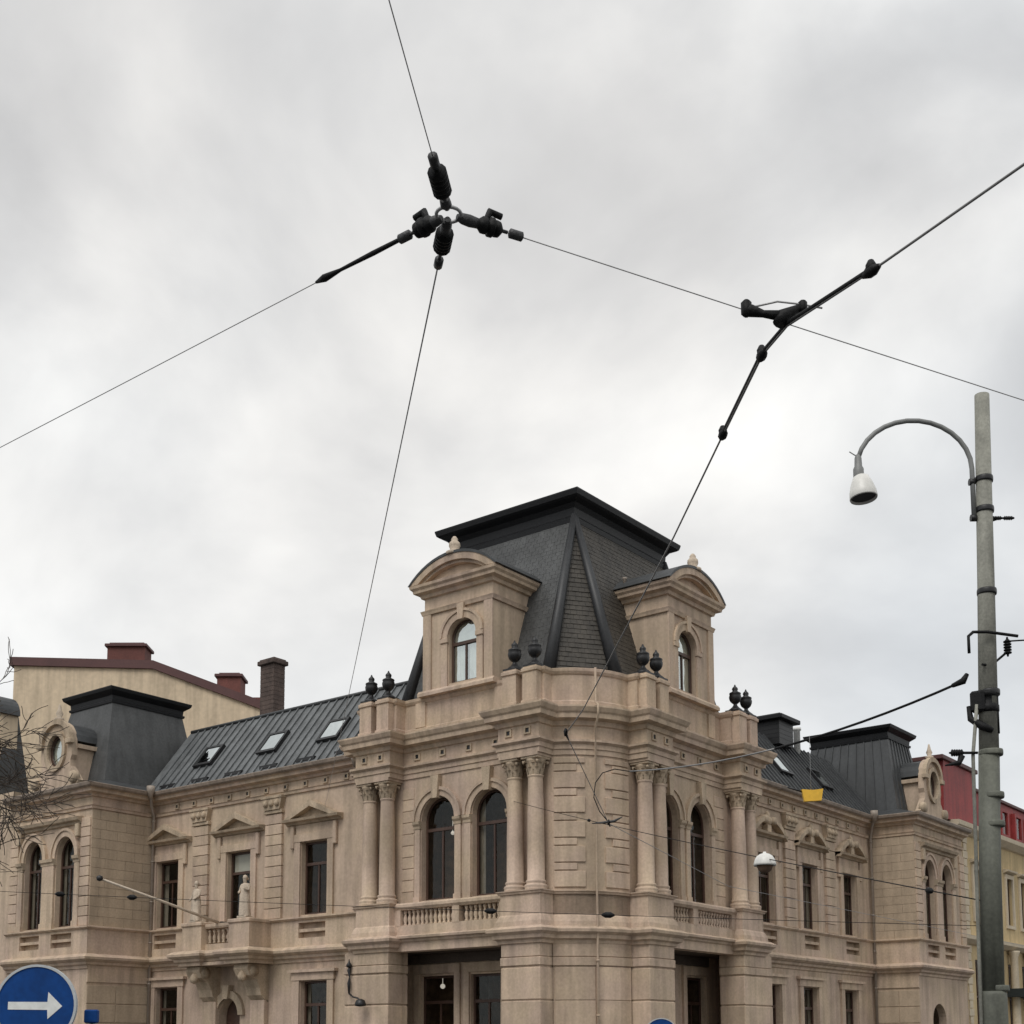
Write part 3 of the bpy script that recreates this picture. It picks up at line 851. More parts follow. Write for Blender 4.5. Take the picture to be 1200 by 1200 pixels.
def wing(fr, s0, s1, wins, gwins, pils, doors=(), broken=False, tops=10.28, styles=None):
    b = MB(fr)
    wall(b, s0, s1, 7.05, 13.3, [(c, 1.6, 7.2, tops, 0) for c in wins], 0.4)
    b.build('wall', 'plaster', pal)
    b = MB(fr)
    wall(b, s0, s1, 0, 5.3, [(c, 1.62, 1.4, 4.42, 0) for c in gwins] + [(c, w, 0.1, zs, r) for c, w, zs, r in doors], 0.4)
    b.build('wall', 'stone', pal)
    # dado with sunk panels beneath the windows
    b = MB(fr)
    cur = s0
    frd = Fr(fr.kind, fr.k - 0.12)
    bb = MB(frd)
    wall(bb, s0, s1, 5.7, 7.05, [(c, 1.6, 6.22, 6.86, 0) for c in wins], 0.3)
    for c in wins: bb.face([(c - .8, -0.3, 6.22), (c + .8, -0.3, 6.22), (c + .8, -0.3, 6.86), (c - .8, -0.3, 6.86)])
    bb.build('dado_wall', 'stone', pal)
    for c in wins:
        bb = MB(frd); bb.box(c - .8, c + .8, -0.22, -0.04, 6.47, 6.60); bb.build('panel_bar', 'stone', pal)
    for k, c in enumerate(wins):
        st = (styles or [{}] * 9)[k]
        shutter_win(fr, c, tops, transom=9.35, **st)
        pediment_window(fr, c, tops, broken)
    for c in gwins:
        window(fr, c, 1.62, 1.4, 4.42, 0, d=-0.26, transom=3.45, curtain=0.12)
        a = MB(fr)
        for sg in (-1, 1):
            x = c + sg * (0.81 + 0.2); a.box(x - 0.18, x + 0.18, 0, 0.1, 1.2, 4.46)
        a.box(c - 1.25, c + 1.25, 0, 0.13, 4.46, 4.78); a.box(c - 1.4, c + 1.4, 0, 0.24, 4.78, 4.9)
        a.build('window_surround', 'stone', pal)
    for c in pils: pilaster(fr, c)
    n = int((s1 - s0) / 1.22)
    for k in range(n):
        s = s0 + 0.6 + k * 1.22
        a = MB(fr); a.ring([(s - .14, 12.66), (s + .14, 12.66), (s + .14, 12.92), (s - .14, 12.92)], [(s - .07, 12.72), (s + .07, 12.72), (s + .07, 12.86), (s - .07, 12.86)], 0.0, 0.07)
        o = a.build('frieze_rosette', 'carve', pal)
        a = MB(fr); a.box(s - .07, s + .07, 0.0, 0.03, 12.72, 12.86); a.build('vent_hole', 'black', o)
wing(LW, 11.1, 25.6, (14.75, 19.5, 24.45), (14.68, 24.3), (17.2, 22.05), doors=((19.95, 1.35, 3.1, 0.72),),
     styles=[dict(curtain=0.0), dict(curtain=0, blind=0.85), dict(curtain=0.2, roommat='frame')])
wing(RW, 11.75, 28.5, (16.65, 21.1, 25.75), (17.0, 20.9, 25.5), (14.3, 19.0, 23.4), broken=True,
     styles=[dict(curtain=0), dict(curtain=0.15), dict(curtain=0)])
# pavilions
def pavilion(fr, ret, s0, s1, rs0, rs1, wins, oc, oc_z, g):
    """fr = front frame over s0..s1; ret = visible side frame over rs0..rs1."""
    ww = 1.5
    b = MB(fr)
    wall(b, s0, s1, 7.05, 13.3, [(c, ww, 7.18, 10.35, 0.95) for c in wins], 0.4); b.build('wall', 'plaster', pal)
    b = MB(fr); wall(b, s0, s1, 0, 5.3, g, 0.4); b.build('wall', 'stone', pal)
    frd = Fr(fr.kind, fr.k - 0.12)
    b = MB(frd); wall(b, s0 - 0.12, s1, 5.7, 7.05, [(c, 1.6, 6.22, 6.86, 0) for c in wins], 0.3)
    for c in wins: b.face([(c - .8, -0.3, 6.22), (c + .8, -0.3, 6.22), (c + .8, -0.3, 6.86), (c - .8, -0.3, 6.86)])
    b.build('dado_wall', 'stone', pal)
    for c in wins:
        b = MB(frd); b.box(c - .8, c + .8, -0.22, -0.04, 6.47, 6.60); b.build('panel_bar', 'stone', pal)
    b = MB(ret)
    b.face([(rs0, 0, 0), (rs1, 0, 0), (rs1, 0, 13.3), (rs0, 0, 13.3)])
    b.build('side_wall', 'stone', pal)
    b = MB(ret); b.box(rs0 - 0.118, rs1, -0.02, 0.118, 5.7, 7.0); b.build('dado_wall', 'stone', pal)
    for c in wins:
        window(fr, c, ww, 7.18, 10.35, 0.95, d=-0.28, transom=9.95, curtain=0.15)
        a = MB(fr)
        a.ring(outline(c, ww + 0.6, 7, 10.35, 1.3)[2:], outline(c, ww + 0.05, 7, 10.35, 0.98)[2:], 0, 0.1, closed=False)
        a.ring(outline(c, ww + 0.72, 7, 10.35, 1.36)[2:], outline(c, ww + 0.5, 7, 10.35, 1.24)[2:], 0, 0.16, closed=False)
        a.build('arch_moulding', 'stone', pal)
    m = sum(wins) / 2
    gap = (wins[1] - wins[0] - ww) / 2
    for s_, hw in ((wins[0] - ww / 2 - 0.24, 0.19), (m, max(0.16, gap - 0.06)), (wins[1] + ww / 2 + 0.24, 0.19)):
        a = MB(fr); a.box(s_ - hw, s_ + hw, 0, 0.12, 7.1, 10.08, 0.02); a.box(s_ - hw - 0.05, s_ + hw + 0.05, 0, 0.15, 7.1, 7.4); a.build('pilaster', 'stone', pal)
        a = MB(fr); a.extr([(0, 10.06), (0.14, 10.06), (0.15, 10.16), (0.22, 10.22), (0.24, 10.36), (0, 10.38)], s_ - hw - 0.05, s_ + hw + 0.05); a.build('impost', 'carve', pal)
    # hood shelf over the window pair, on consoles
    a = MB(fr)
    a.extr([(0, 11.78), (0.1, 11.8), (0.14, 11.9), (0.3, 11.96), (0.36, 12.1), (0, 12.16)], wins[0] - 1.25, wins[1] + 1.25)
    for s_ in (wins[0] - 1.05, wins[1] + 1.05):
        a.box(s_ - 0.14, s_ + 0.14, 0, 0.24, 11.2, 11.8, 0.04)
    a.build('hood_shelf', 'carve', pal)
    # corner pilasters
    for s_ in (s0 + 0.36, s1 - 0.36):
        z = 7.12
        while z < 11.9:
            block(fr, s_ - 0.34, s_ + 0.34, -0.05, 0.09, z + 0.01, z + 0.43); z += 0.45
    # coursed masonry on the visible side
    z = 7.12; row = 0
    L = rs1 - rs0
    while z < 12.3:
        h = 0.44
        cuts = [rs0] + [rs0 + L * t for t in ((0.3, 0.72) if row % 2 else (0.5,))] + [rs1]
        if L > 3: cuts = [rs0] + [rs0 + L * t for t in ((0.13, 0.4, 0.68) if row % 2 else (0.22, 0.54, 0.82))] + [rs1]
        for c0, c1 in zip(cuts, cuts[1:]): block(ret, c0 + 0.005, c1 - 0.005, -0.03, 0.03, z + 0.005, z + h - 0.005, 'wallstone', 0.007)
        z += h; row += 1
    z = 0.3
    while z < 4.5:
        for c0, c1 in ((rs0, rs0 + L * 0.45), (rs0 + L * 0.45, rs1)): block(ret, c0 + 0.012, c1 - 0.012, -0.03, 0.04, z + 0.012, z + 0.82, 'wallstone', 0.015)
        z += 0.84
    a = MB(ret); a.box(rs0, rs1, 0, 0.06, 4.62, 5.22); a.build('side_band', 'stone', pal)
    # lucarne: oculus dormer in a scrolled stone gable
    def gable(sc, grow=0.0):
        left = [(2.0, 13.72), (1.95, 13.95), (1.55, 14.1), (1.28, 14.5), (1.22, 14.95), (1.36, 15.2), (1.32, 15.6), (1.3, 15.9)]
        pts = [(oc - x * sc, z_) for x, z_ in left]
        for k in range(1, 8):
            a_ = math.pi - math.pi * k / 8
            pts.append((oc + 1.28 * sc * math.cos(a_), 15.95 + 1.0 * math.sin(a_)))
        return pts + [(oc + x * sc, z_) for x, z_ in left[::-1]]
    el = lambda rx, rz, n=22: [(oc + rx * math.cos(2 * math.pi * k / n + math.pi / 2), 15.5 + rz * math.sin(2 * math.pi * k / n + math.pi / 2)) for k in range(n)]
    frl = Fr(fr.kind, fr.k + 0.1)
    gp = gable(0.93)
    q = MB(frl)
    n_ = 66
    inner = el(0.66, 0.80, n_)
    # dense outline resampled by angle so the ring is clean
    def ray_hit(ang):
        dx, dz = math.cos(ang), math.sin(ang); best = None
        for (xa, za), (xb, zb) in zip(gp, gp[1:] + gp[:1]):
            ex, ez = xb - xa, zb - za
            den = dx * ez - dz * ex
            if abs(den) < 1e-9: continue
            t = ((xa - oc) * ez - (za - 15.5) * ex) / den; u = ((xa - oc) * dz - (za - 15.5) * dx) / den
            if t > 0 and -1e-6 <= u <= 1 + 1e-6: best = t if best is None else max(best, t)
        return (oc + dx * best, 15.5 + dz * best)
    outer = [ray_hit(2 * math.pi * k / n_ + math.pi / 2) for k in range(n_)]
    q.ring(outer, inner, -0.3, 0.0)
    luc = q.build('lucarne', 'plaster', pal)
    q = MB(frl); q.ring(el(0.84, 0.98), el(0.62, 0.76), 0.0, 0.12); q.build('oculus_ring', 'carve', luc)
    q = MB(frl); q.ring(el(0.64, 0.78), el(0.52, 0.66), -0.22, -0.12); q.build('oculus_frame', 'frame', luc)
    q = MB(frl); q.face([(s_, -0.17, z_) for s_, z_ in el(0.56, 0.7)]); q.build('pane', 'oldglass', luc)
    q = MB(frl); q.face([(s_, -0.26, z_) for s_, z_ in el(0.62, 0.76)]); q.build('blind', 'blind', luc)
    q = MB(frl)
    ar = [(oc + 1.26 * math.cos(math.pi - math.pi * k / 12), 15.95 + 1.06 * math.sin(math.pi - math.pi * k / 12)) for k in range(13)]
    ai = [(oc + 1.0 * math.cos(math.pi - math.pi * k / 12), 15.95 + 0.82 * math.sin(math.pi - math.pi * k / 12)) for k in range(13)]
    q.ring(ar, ai, -0.05, 0.16, closed=False)
    for sg in (-1, 1): q.box(oc + sg * 1.16 - 0.22, oc + sg * 1.16 + 0.22, -0.05, 0.2, 15.72, 15.95, 0.02)
    q.build('lucarne_moulding', 'carve', luc)
    for sg in (-1, 1):
        q = MB(frl); q.lathe([(0.03, -.16), (0.26, -.15), (0.3, 0), (0.26, .15), (0.03, .16)], frl(oc + sg * 1.52, 0.02, 14.1), 12, axis=(Matrix.Rotation(R(90), 3, 'Y') if fr.kind == 'L' else Matrix.Rotation(R(90), 3, 'X'))); q.build('volute', 'carve', luc)
    q = MB(); q.lathe([(0.22, 0), (0.22, 0.12), (0.1, 0.16), (0.17, 0.34), (0.1, 0.5), (0.05, 0.75), (0.03, 0.8)], frl(oc, -0.1, 16.98), 12); q.build('finial', 'statue', luc)
    q = MB(frl); q.prism([(oc + 1.2 * math.cos(math.pi * k / 10), 15.9 + 0.98 * math.sin(math.pi * k / 10)) for k in range(11)], -2.2, -0.28); q.build('lucarne_roof', 'roofdark', luc)
    q = MB(frl); q.box(oc - 1.12, oc + 1.12, -1.9, -0.28, 13.8, 15.6)
    q.box(oc - 1.3, oc + 1.3, -1.6, -0.3, 15.55, 15.75); q.build('lucarne_side', 'plaster', luc)
pavilion(LP, LR, 25.6, 32.0, -2.3, 1.1, (27.5, 30.05), 28.75, 0, [(27.4, 1.5, 1.4, 3.5, 0.7), (30.1, 1.5, 1.4, 3.5, 0.7)])
pavilion(RP, RR, 28.5, 35.6, -0.45, 1.95, (30.4, 32.85), 31.75, 0, [(31.2, 1.9, 0.2, 3.0, 0.85)])

# cornices of wings and pavilions
def wl_path(o=0.0): return [(-2.3, 32.0), (-2.3, 25.6), (1.1, 25.6), (1.1, 11.1)]
def wr_path(o=0.0): return [(11.75, 1.95), (28.5, 1.95), (28.5, -0.45), (35.6, -0.45)]
for path, bp in ((wl_path(), [(-2.3, 32.0), (-2.3, 25.6), (1.1, 25.6), (1.1, 21.7), (-0.25, 21.7), (-0.25, 20.35), (0.05, 20.35), (0.05, 18.6), (-0.25, 18.6), (-0.25, 17.2), (1.1, 17.2), (1.1, 11.1)]), (wr_path(), wr_path())):
    a = MB(); a.sweep(path, [(0, 12.42), (0.08, 12.44), (0.1, 12.54), (0.14, 12.58), (0, 12.6)]); a.build('architrave', 'stone', pal)
    a = MB(); a.sweep(path, [(0, 12.98), (0.1, 13.0), (0.14, 13.1), (0.38, 13.16), (0.4, 13.28), (0.46, 13.32), (0, 13.34)]); a.build('cornice', 'stone', pal)
    a = MB(); a.sweep(path, [(0.36, 13.32), (0.52, 13.32), (0.58, 13.38), (0.61, 13.5), (0.59, 13.53), (0.5, 13.46), (0.2, 13.5), (0.2, 13.36)]); a.build('gutter', 'gutter', pal)
    a = MB(); a.sweep(path, [(0.1, 6.96), (0.18, 6.98), (0.22, 7.02), (0.26, 7.04), (0.26, 7.1), (0, 7.14)]); a.build('sill_band', 'stone', pal)
    a = MB(); a.sweep(bp, [(0, 5.2), (0.06, 5.22), (0.08, 5.34), (0.2, 5.4), (0.22, 5.5), (0.3, 5.54), (0.42, 5.62), (0.44, 5.72), (0.3, 5.82), (0.12, 5.88), (0, 5.9)]); a.build('belt_cornice', 'stone', pal)
# wing roofs
def roofmesh(pts_list, name, m):
    q = MB()
    for pts in pts_list: q.bm.faces.new([q.bm.verts.new(Vector(p)) for p in pts])
    return q.build(name, m, pal)
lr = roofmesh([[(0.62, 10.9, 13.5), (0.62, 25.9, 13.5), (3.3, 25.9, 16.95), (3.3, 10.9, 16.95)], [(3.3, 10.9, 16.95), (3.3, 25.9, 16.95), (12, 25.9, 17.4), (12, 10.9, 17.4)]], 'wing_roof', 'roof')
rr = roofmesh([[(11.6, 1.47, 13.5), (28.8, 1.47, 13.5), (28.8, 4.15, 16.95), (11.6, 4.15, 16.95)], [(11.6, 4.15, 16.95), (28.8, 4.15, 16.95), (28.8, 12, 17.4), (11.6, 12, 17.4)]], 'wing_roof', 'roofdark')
def seam(p, q_, parent, hgt=0.07, w=0.03, nrm=None, m='roof'):
    p, q_ = Vector(p), Vector(q_)
    t = (q_ - p).normalized(); w_ = t.cross(nrm).normalized() * w
    s = MB(); vs = [s.bm.verts.new(x) for x in (p - w_, p + w_, p + w_ + nrm * hgt, p - w_ + nrm * hgt, q_ - w_, q_ + w_, q_ + w_ + nrm * hgt, q_ - w_ + nrm * hgt)]
    for f in ((0, 1, 2, 3), (4, 7, 6, 5), (0, 4, 5, 1), (3, 2, 6, 7), (0, 3, 7, 4), (1, 5, 6, 2)): s.bm.faces.new([vs[i] for i in f])
    for v_ in vs: v_.co -= p
    return s.build('roof_seam', m, parent, p)
nl = Vector((-3.45, 0, 2.68)).normalized(); nr = Vector((0, -3.45, 2.68)).normalized()
s0 = None
for k in range(29):
    y = 11.2 + k * 0.5
    if s0 is None: s0 = seam((0.62, y, 13.5), (3.3, y, 16.95), lr, nrm=nl)
    else:
        c_ = s0.copy(); COL.objects.link(c_); c_.parent = lr; c_.location = (0.62, y, 13.5)
s0 = None
for k in range(33):
    x = 12.1 + k * 0.5
    if s0 is None: s0 = seam((x, 1.47, 13.5), (x, 4.15, 16.95), rr, nrm=nr, m='roofdark')
    else:
        c_ = s0.copy(); COL.objects.link(c_); c_.parent = rr; c_.location = (x, 1.47, 13.5)
# snow guards along the eave
for k in range(6):
    y = 12.2 + k * 2.3
    q = MB(); q.box(0.72, 0.86, y, y + 1.1, 13.68, 13.82); q.build('snow_guard', 'black', lr)
q = MB(); q.tube([(3.3, 11, 17.0), (3.3, 25.8, 17.0)], 0.09, 8); q.build('ridge_roll', 'roofdark', lr)
# roof lights
def skylight(kind, s, zc, w=1.0, h=1.05):
    nn = nl if kind == 'L' else nr
    up = (Vector((2.68, 0, 3.45)) if kind == 'L' else Vector((0, 2.68, 3.45))).normalized()
    sd_ = Vector((0, 1, 0)) if kind == 'L' else Vector((1, 0, 0))
    tt = (zc - 13.5) / 3.45
    c_ = (Vector((0.62 + 2.68 * tt, s, zc)) if kind == 'L' else Vector((s, 1.47 + 2.68 * tt, zc)))
    fr_ = lambda a, b, e_: c_ + sd_ * a + nn * b + up * e_
    q = MB(fr_)
    q.ring([(-w / 2 - .13, -h / 2 - .14), (w / 2 + .13, -h / 2 - .14), (w / 2 + .13, h / 2 + .12), (-w / 2 - .13, h / 2 + .12)], [(-w / 2, -h / 2), (w / 2, -h / 2), (w / 2, h / 2), (-w / 2, h / 2)], -0.02, 0.17)
    o = q.build('skylight', 'black', pal)
    q = MB(fr_); q.face([(-w / 2, 0.14, -h / 2), (w / 2, 0.14, -h / 2), (w / 2, 0.14, h / 2), (-w / 2, 0.14, h / 2)]); q.build('pane', 'skyglass', o)
for y in (22.55, 18.2, 14.4): skylight('L', y, 15.05)
for x in (14.6, 19.5, 24.0): skylight('R', x, 14.95)
# pavilion mansards
def skirt(o_, i_):
    roofmesh([[(*o_[k], 13.49), (*o_[k + 1], 13.49), (*i_[k + 1], 13.95), (*i_[k], 13.95)] for k in range(len(o_) - 1)], 'roof_ledge', 'roofdark')
def pav_roof(bx0, bx1, by0, by1, tx0, tx1, ty0, ty1, m, seams):
    zb, zt = 13.5, 18.05
    B = [Vector((bx0, by0, zb)), Vector((bx1, by0, zb)), Vector((bx1, by1, zb)), Vector((bx0, by1, zb))]
    Tp = [Vector((tx0, ty0, zt)), Vector((tx1, ty0, zt)), Vector((tx1, ty1, zt)), Vector((tx0, ty1, zt))]
    o = roofmesh([[B[i], B[(i + 1) % 4], Tp[(i + 1) % 4], Tp[i]] for i in range(4)], 'pavilion_roof', m)
    for i in (0, 3):
        a_, b_ = B[i], B[(i + 1) % 4]; c_, d_ = Tp[i], Tp[(i + 1) % 4]
        n_ = (b_ - a_).cross(c_ - a_).normalized()
        if n_.dot(Vector((-1, -1, 0.2))) < 0: n_ = -n_
        ns = max(4, round((b_ - a_).length / 0.62))
        for k in range(1, ns) if seams else (): seam(a_.lerp(b_, k / ns), c_.lerp(d_, k / ns), o, 0.05, 0.02, n_, m)
    q = MB()
    q.sweep([(tx0, ty1), (tx0, ty0), (tx1, ty0), (tx1, ty1)], [(-0.1, 17.95), (0.08, 17.95), (0.1, 18.06), (0.03, 18.1), (0.05, 18.3), (0.2, 18.42), (0.3, 18.5), (0.34, 18.62), (0.34, 18.66), (-0.5, 18.78)], caps=False, closed=True)
    q.face([(tx0 + .5, ty0 + .5, 18.775), (tx1 - .5, ty0 + .5, 18.775), (tx1 - .5, ty1 - .5, 18.775), (tx0 + .5, ty1 - .5, 18.775)])
    q.build('roof_cap', 'capmetal', o)
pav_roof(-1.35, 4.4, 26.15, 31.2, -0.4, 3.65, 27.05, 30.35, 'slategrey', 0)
skirt([(-2.8, 32.3), (-2.8, 25.1), (1.6, 25.1)], [(-1.3, 31.2), (-1.3, 26.1), (1.6, 26.1)])
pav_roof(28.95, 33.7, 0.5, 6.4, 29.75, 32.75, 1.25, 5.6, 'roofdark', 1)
skirt([(28.0, 2.6), (28.0, -0.95), (36.0, -0.95)], [(29.0, 2.6), (29.0, 0.55), (34.5, 0.55)])

# chimneys and roof pipes of the palace
def chimney(x0, x1, y0, y1, z0, z1, m, cap, parent, flare=0.14):
    q = MB(); q.box(x0, x1, y0, y1, z0, z1 - 0.3)
    zz = z0 + 0.3
    o = q.build('chimney', m, parent)
    k = 0
    q = MB()
    while zz < z1 - 0.5:
        q.box(x0 - 0.012, x1 + 0.012, y0 - 0.012, y1 + 0.012, zz, zz + 0.2); zz += 0.225
    c_ = q.build('brick_courses', m, o); c_['kind'] = 'stuff'
    q = MB(); q.box(x0 - flare, x1 + flare, y0 - flare, y1 + flare, z1 - 0.3, z1 - 0.08, 0.03); q.box(x0 - flare * .4, x1 + flare * .4, y0 - flare * .4, y1 + flare * .4, z1 - 0.08, z1, 0.02)
    q.build('chimney_cap', cap, o)
    return o
chimney(5.65, 6.35, 22.6, 23.55, 17.0, 20.75, 'darkbrick', 'darkbrick', pal)
chimney(21.4, 22.9, 3.4, 4.9, 16.5, 18.0, 'black', 'capmetal', pal, 0.3)
for (x, y, z0, z1, r_) in ((24.6, 4.0, 16.4, 18.0, 0.17), (17.2, 3.2, 15.4, 16.6, 0.16)):
    q = MB(); q.lathe([(r_, 0), (r_, z1 - z0 - 0.2), (r_ + 0.06, z1 - z0 - 0.18), (r_ + 0.06, z1 - z0 - 0.05), (0.04, z1 - z0)], (x, y, z0), 12); q.build('vent_pipe', 'white' if x > 20 else 'pipe', pal)
q = MB(); q.box(1.3, 1.8, 10.6, 11.3, 14.9, 15.75, 0.05); q.build('roof_box', 'roofdark', pal)
# rain pipes
def rainpipe(pts, r_=0.07, head=True, m='pipe'):
    q = MB(); q.tube(pts, r_, 10)
    if head: q.lathe([(0.08, -0.35), (0.17, -0.05), (0.19, 0), (0.19, 0.22), (0.12, 0.22)], pts[0], 10)
    o = q.build('rain_pipe', m, pal)
    zt = pts[-2][2]
    k = 0.8
    while k < zt:
        q = MB(); q.lathe([(r_ + 0.03, 0), (r_ + 0.03, 0.06)], (pts[-1][0], pts[-1][1], k), 10); q.build('pipe_clip', m, o); k += 1.9
rainpipe([(0.35, 24.95, 13.55), (0.6, 25.2, 12.9), (0.92, 25.42, 12.5), (0.92, 25.42, 0.2)])
rainpipe([(27.75, 1.3, 13.55), (28.1, 1.6, 12.9), (28.3, 1.77, 12.5), (28.3, 1.77, 0.2)])
cx_, cy_ = CH[4][0] - 0.12, CH[4][1] - 0.12
rainpipe([(cx_ - 0.1, cy_ - 0.1, 15.0), (cx_ - 0.1, cy_ - 0.1, 13.75), (cx_ - 0.42, cy_ - 0.42, 13.55), (cx_ - 0.42, cy_ - 0.42, 13.2), (cx_, cy_, 12.8), (cx_, cy_, 7.3), (cx_ - 0.05, cy_ - 0.05, 5.6), (cx_, cy_, 5.1), (cx_, cy_, 0.2)], 0.04, False, 'stone')
rainpipe([(0.55, 11.9, 13.3), (0.8, 11.6, 12.7), (0.95, 11.32, 12.2), (0.95, 11.32, 0.2)], 0.07)

# balcony over the entrance
b = MB(LW)
b.box(18.55, 20.4, 0, 1.15, 5.35, 5.85)
for s in (17.25, 20.35): b.box(s, s + 1.3, 0, 1.33, 5.88, 6.95)
for s in (17.2, 20.3): b.box(s, s + 1.4, 0, 1.4, 6.95, 7.12, 0.03)
b.box(18.5, 20.4, 0.82, 1.1, 5.88, 6.15); b.extr([(0.78, 6.82), (1.12, 6.82), (1.16, 6.9), (1.16, 7.02), (0.78, 7.05)], 18.5, 20.4)
b.box(17.25, 21.65, -0.1, 1.3, 5.22, 5.36)
b.build('entrance_balcony', 'stone', pal)
for k in range(6): inst(b0, 'baluster', pal, LW(18.7 + k * 0.3, 0.96, 6.18))
for s in (17.45, 20.6):
    b = MB(LW)
    prof = [(0, 5.2), (1.15, 5.2), (1.2, 5.0), (1.05, 4.72), (0.7, 4.55), (0.5, 4.2), (0.42, 3.9), (0.2, 3.7), (0, 3.6)]
    b.extr(prof, s, s + 0.9)
    for sg in (0, 1): b.lathe([(0.02, -.08), (0.22, -.07), (0.24, 0.07), (0.02, .08)], LW(s + sg * 0.9, 0.85, 4.92), 12, axis=Matrix.Rotation(R(90), 3, 'X'))
    b.lathe([(0.02, 0), (0.16, 0.08), (0.2, 0.24), (0.12, 0.4), (0.03, 0.5)], LW(s + 0.45, 1.1, 4.45), 10)
    b.build('console', 'carve', pal)
    b = MB(LW); b.box(s + 0.0, s + 0.9, 0, 0.26, 0.1, 3.7, 0.02); b.build('door_pilaster', 'stone', pal)
b = MB(LW)
b.ring(outline(19.95, 2.05, 0, 3.1, 1.08)[2:], outline(19.95, 1.4, 0, 3.1, 0.75)[2:], 0, 0.16, closed=False)
b.prism([(19.8, 3.8), (20.1, 3.8), (20.18, 4.4), (19.72, 4.4)], 0, 0.3)
b.build('door_arch', 'carve', pal)
b = MB(LW); b.prism(outline(19.95, 1.34, 0.11, 3.1, 0.71), -0.5, -0.42)
dr = b.build('door', 'frame', pal)
b = MB(LW)
for sg in (-1, 1):
    for z0, z1 in ((0.4, 1.4), (1.6, 2.8)): b.box(19.95 + sg * 0.33 - 0.2, 19.95 + sg * 0.33 + 0.2, -0.42, -0.39, z0, z1, 0.015)
b.build('door_panel', 'frame', dr)
# plinth round the whole palace
a = MB(); a.sweep([(-2.3, 32.0), (-2.3, 25.6), (1.1, 25.6), (1.1, 11.1)], [(0, 0.05), (0.14, 0.05), (0.14, 0.85), (0.08, 0.92), (0, 0.94)]); a.build('plinth', 'block', pal)
a = MB(); a.sweep(wr_path(), [(0, 0.05), (0.14, 0.05), (0.14, 0.85), (0.08, 0.92), (0, 0.94)]); a.build('plinth', 'block', pal)
# plain rear walls
a = MB()
a.face([(12, 12, 0), (12, 32, 0), (12, 32, 17.4), (12, 12, 17.4)]); a.face([(12, 12, 0), (35.6, 12, 0), (35.6, 12, 17), (12, 12, 17)])
a.face([(-2.3, 32, 0), (12, 32, 0), (12, 32, 13.4), (-2.3, 32, 13.4)]); a.face([(35.6, -0.45, 0), (35.6, 12, 0), (35.6, 12, 13.4), (35.6, -0.45, 13.4)])
a.build('rear_wall', 'plaster', pal)

for p_, r_ in (((1.6 + 0.75, 8.75, 4.05), 0.1), ((0.6, 6.75, 9.72), 0.075)):
    q = MB(); q.lathe([(r_ * math.sin(math.pi * k / 8), -r_ * math.cos(math.pi * k / 8)) for k in range(9)], p_, 14)
    q.tube([Vector(p_) + Vector((0, 0, r_ * .9)), Vector(p_) + Vector((0, 0, 0.6))], 0.012, 6); q.build('ceiling_lamp', 'globe', pal)
# ------------------------------------------------------------------ things on the palace
urn_m = None
GRP_U = 'black urns along the tower parapet'
urn_lab = {
    0: 'black urn left of the slate roof corner, the one nearer that corner',
    1: 'black urn left of the slate roof corner, the one nearer the left dormer',
    2: 'black urn at the left end of the tower parapet, second from left',
    3: 'black urn at the left end of the tower parapet, leftmost of all',
    4: 'black urn right of the slate roof corner, the one nearer that corner',
    5: 'black urn right of the slate roof corner, the one nearer the right dormer',
    6: 'black urn at the right end of the tower parapet, second from right',
    7: 'black urn at the right end of the tower parapet, rightmost of all'}
i = 0
for fr, ss in ((LT, (2.06, 2.97, 9.18, 10.09)), (RT, (2.83, 3.74, 9.78, 10.7))):
    for s in ss:
        p = fr(s, 0.42, 15.06)
        if urn_m is None:
            q = MB(); q.box(-0.31, 0.31, -0.31, 0.31, 0, 0.08, 0.01)
            q.lathe([(0.31, 0.08), (0.26, 0.13), (0.15, 0.22), (0.085, 0.30), (0.075, 0.36), (0.13, 0.40), (0.20, 0.47), (0.24, 0.57), (0.25, 0.66), (0.22, 0.76), (0.24, 0.78), (0.23, 0.82), (0.13, 0.87), (0.10, 0.92), (0.125, 0.97), (0.11, 1.03), (0.05, 1.09), (0.02, 1.17)], seg=16)
            urn_m = o = q.build('urn', 'black', None, p)
        else:
            o = urn_m.copy(); COL.objects.link(o); o.location = p
        tag(o, urn_lab[i], 'urn', GRP_U); i += 1

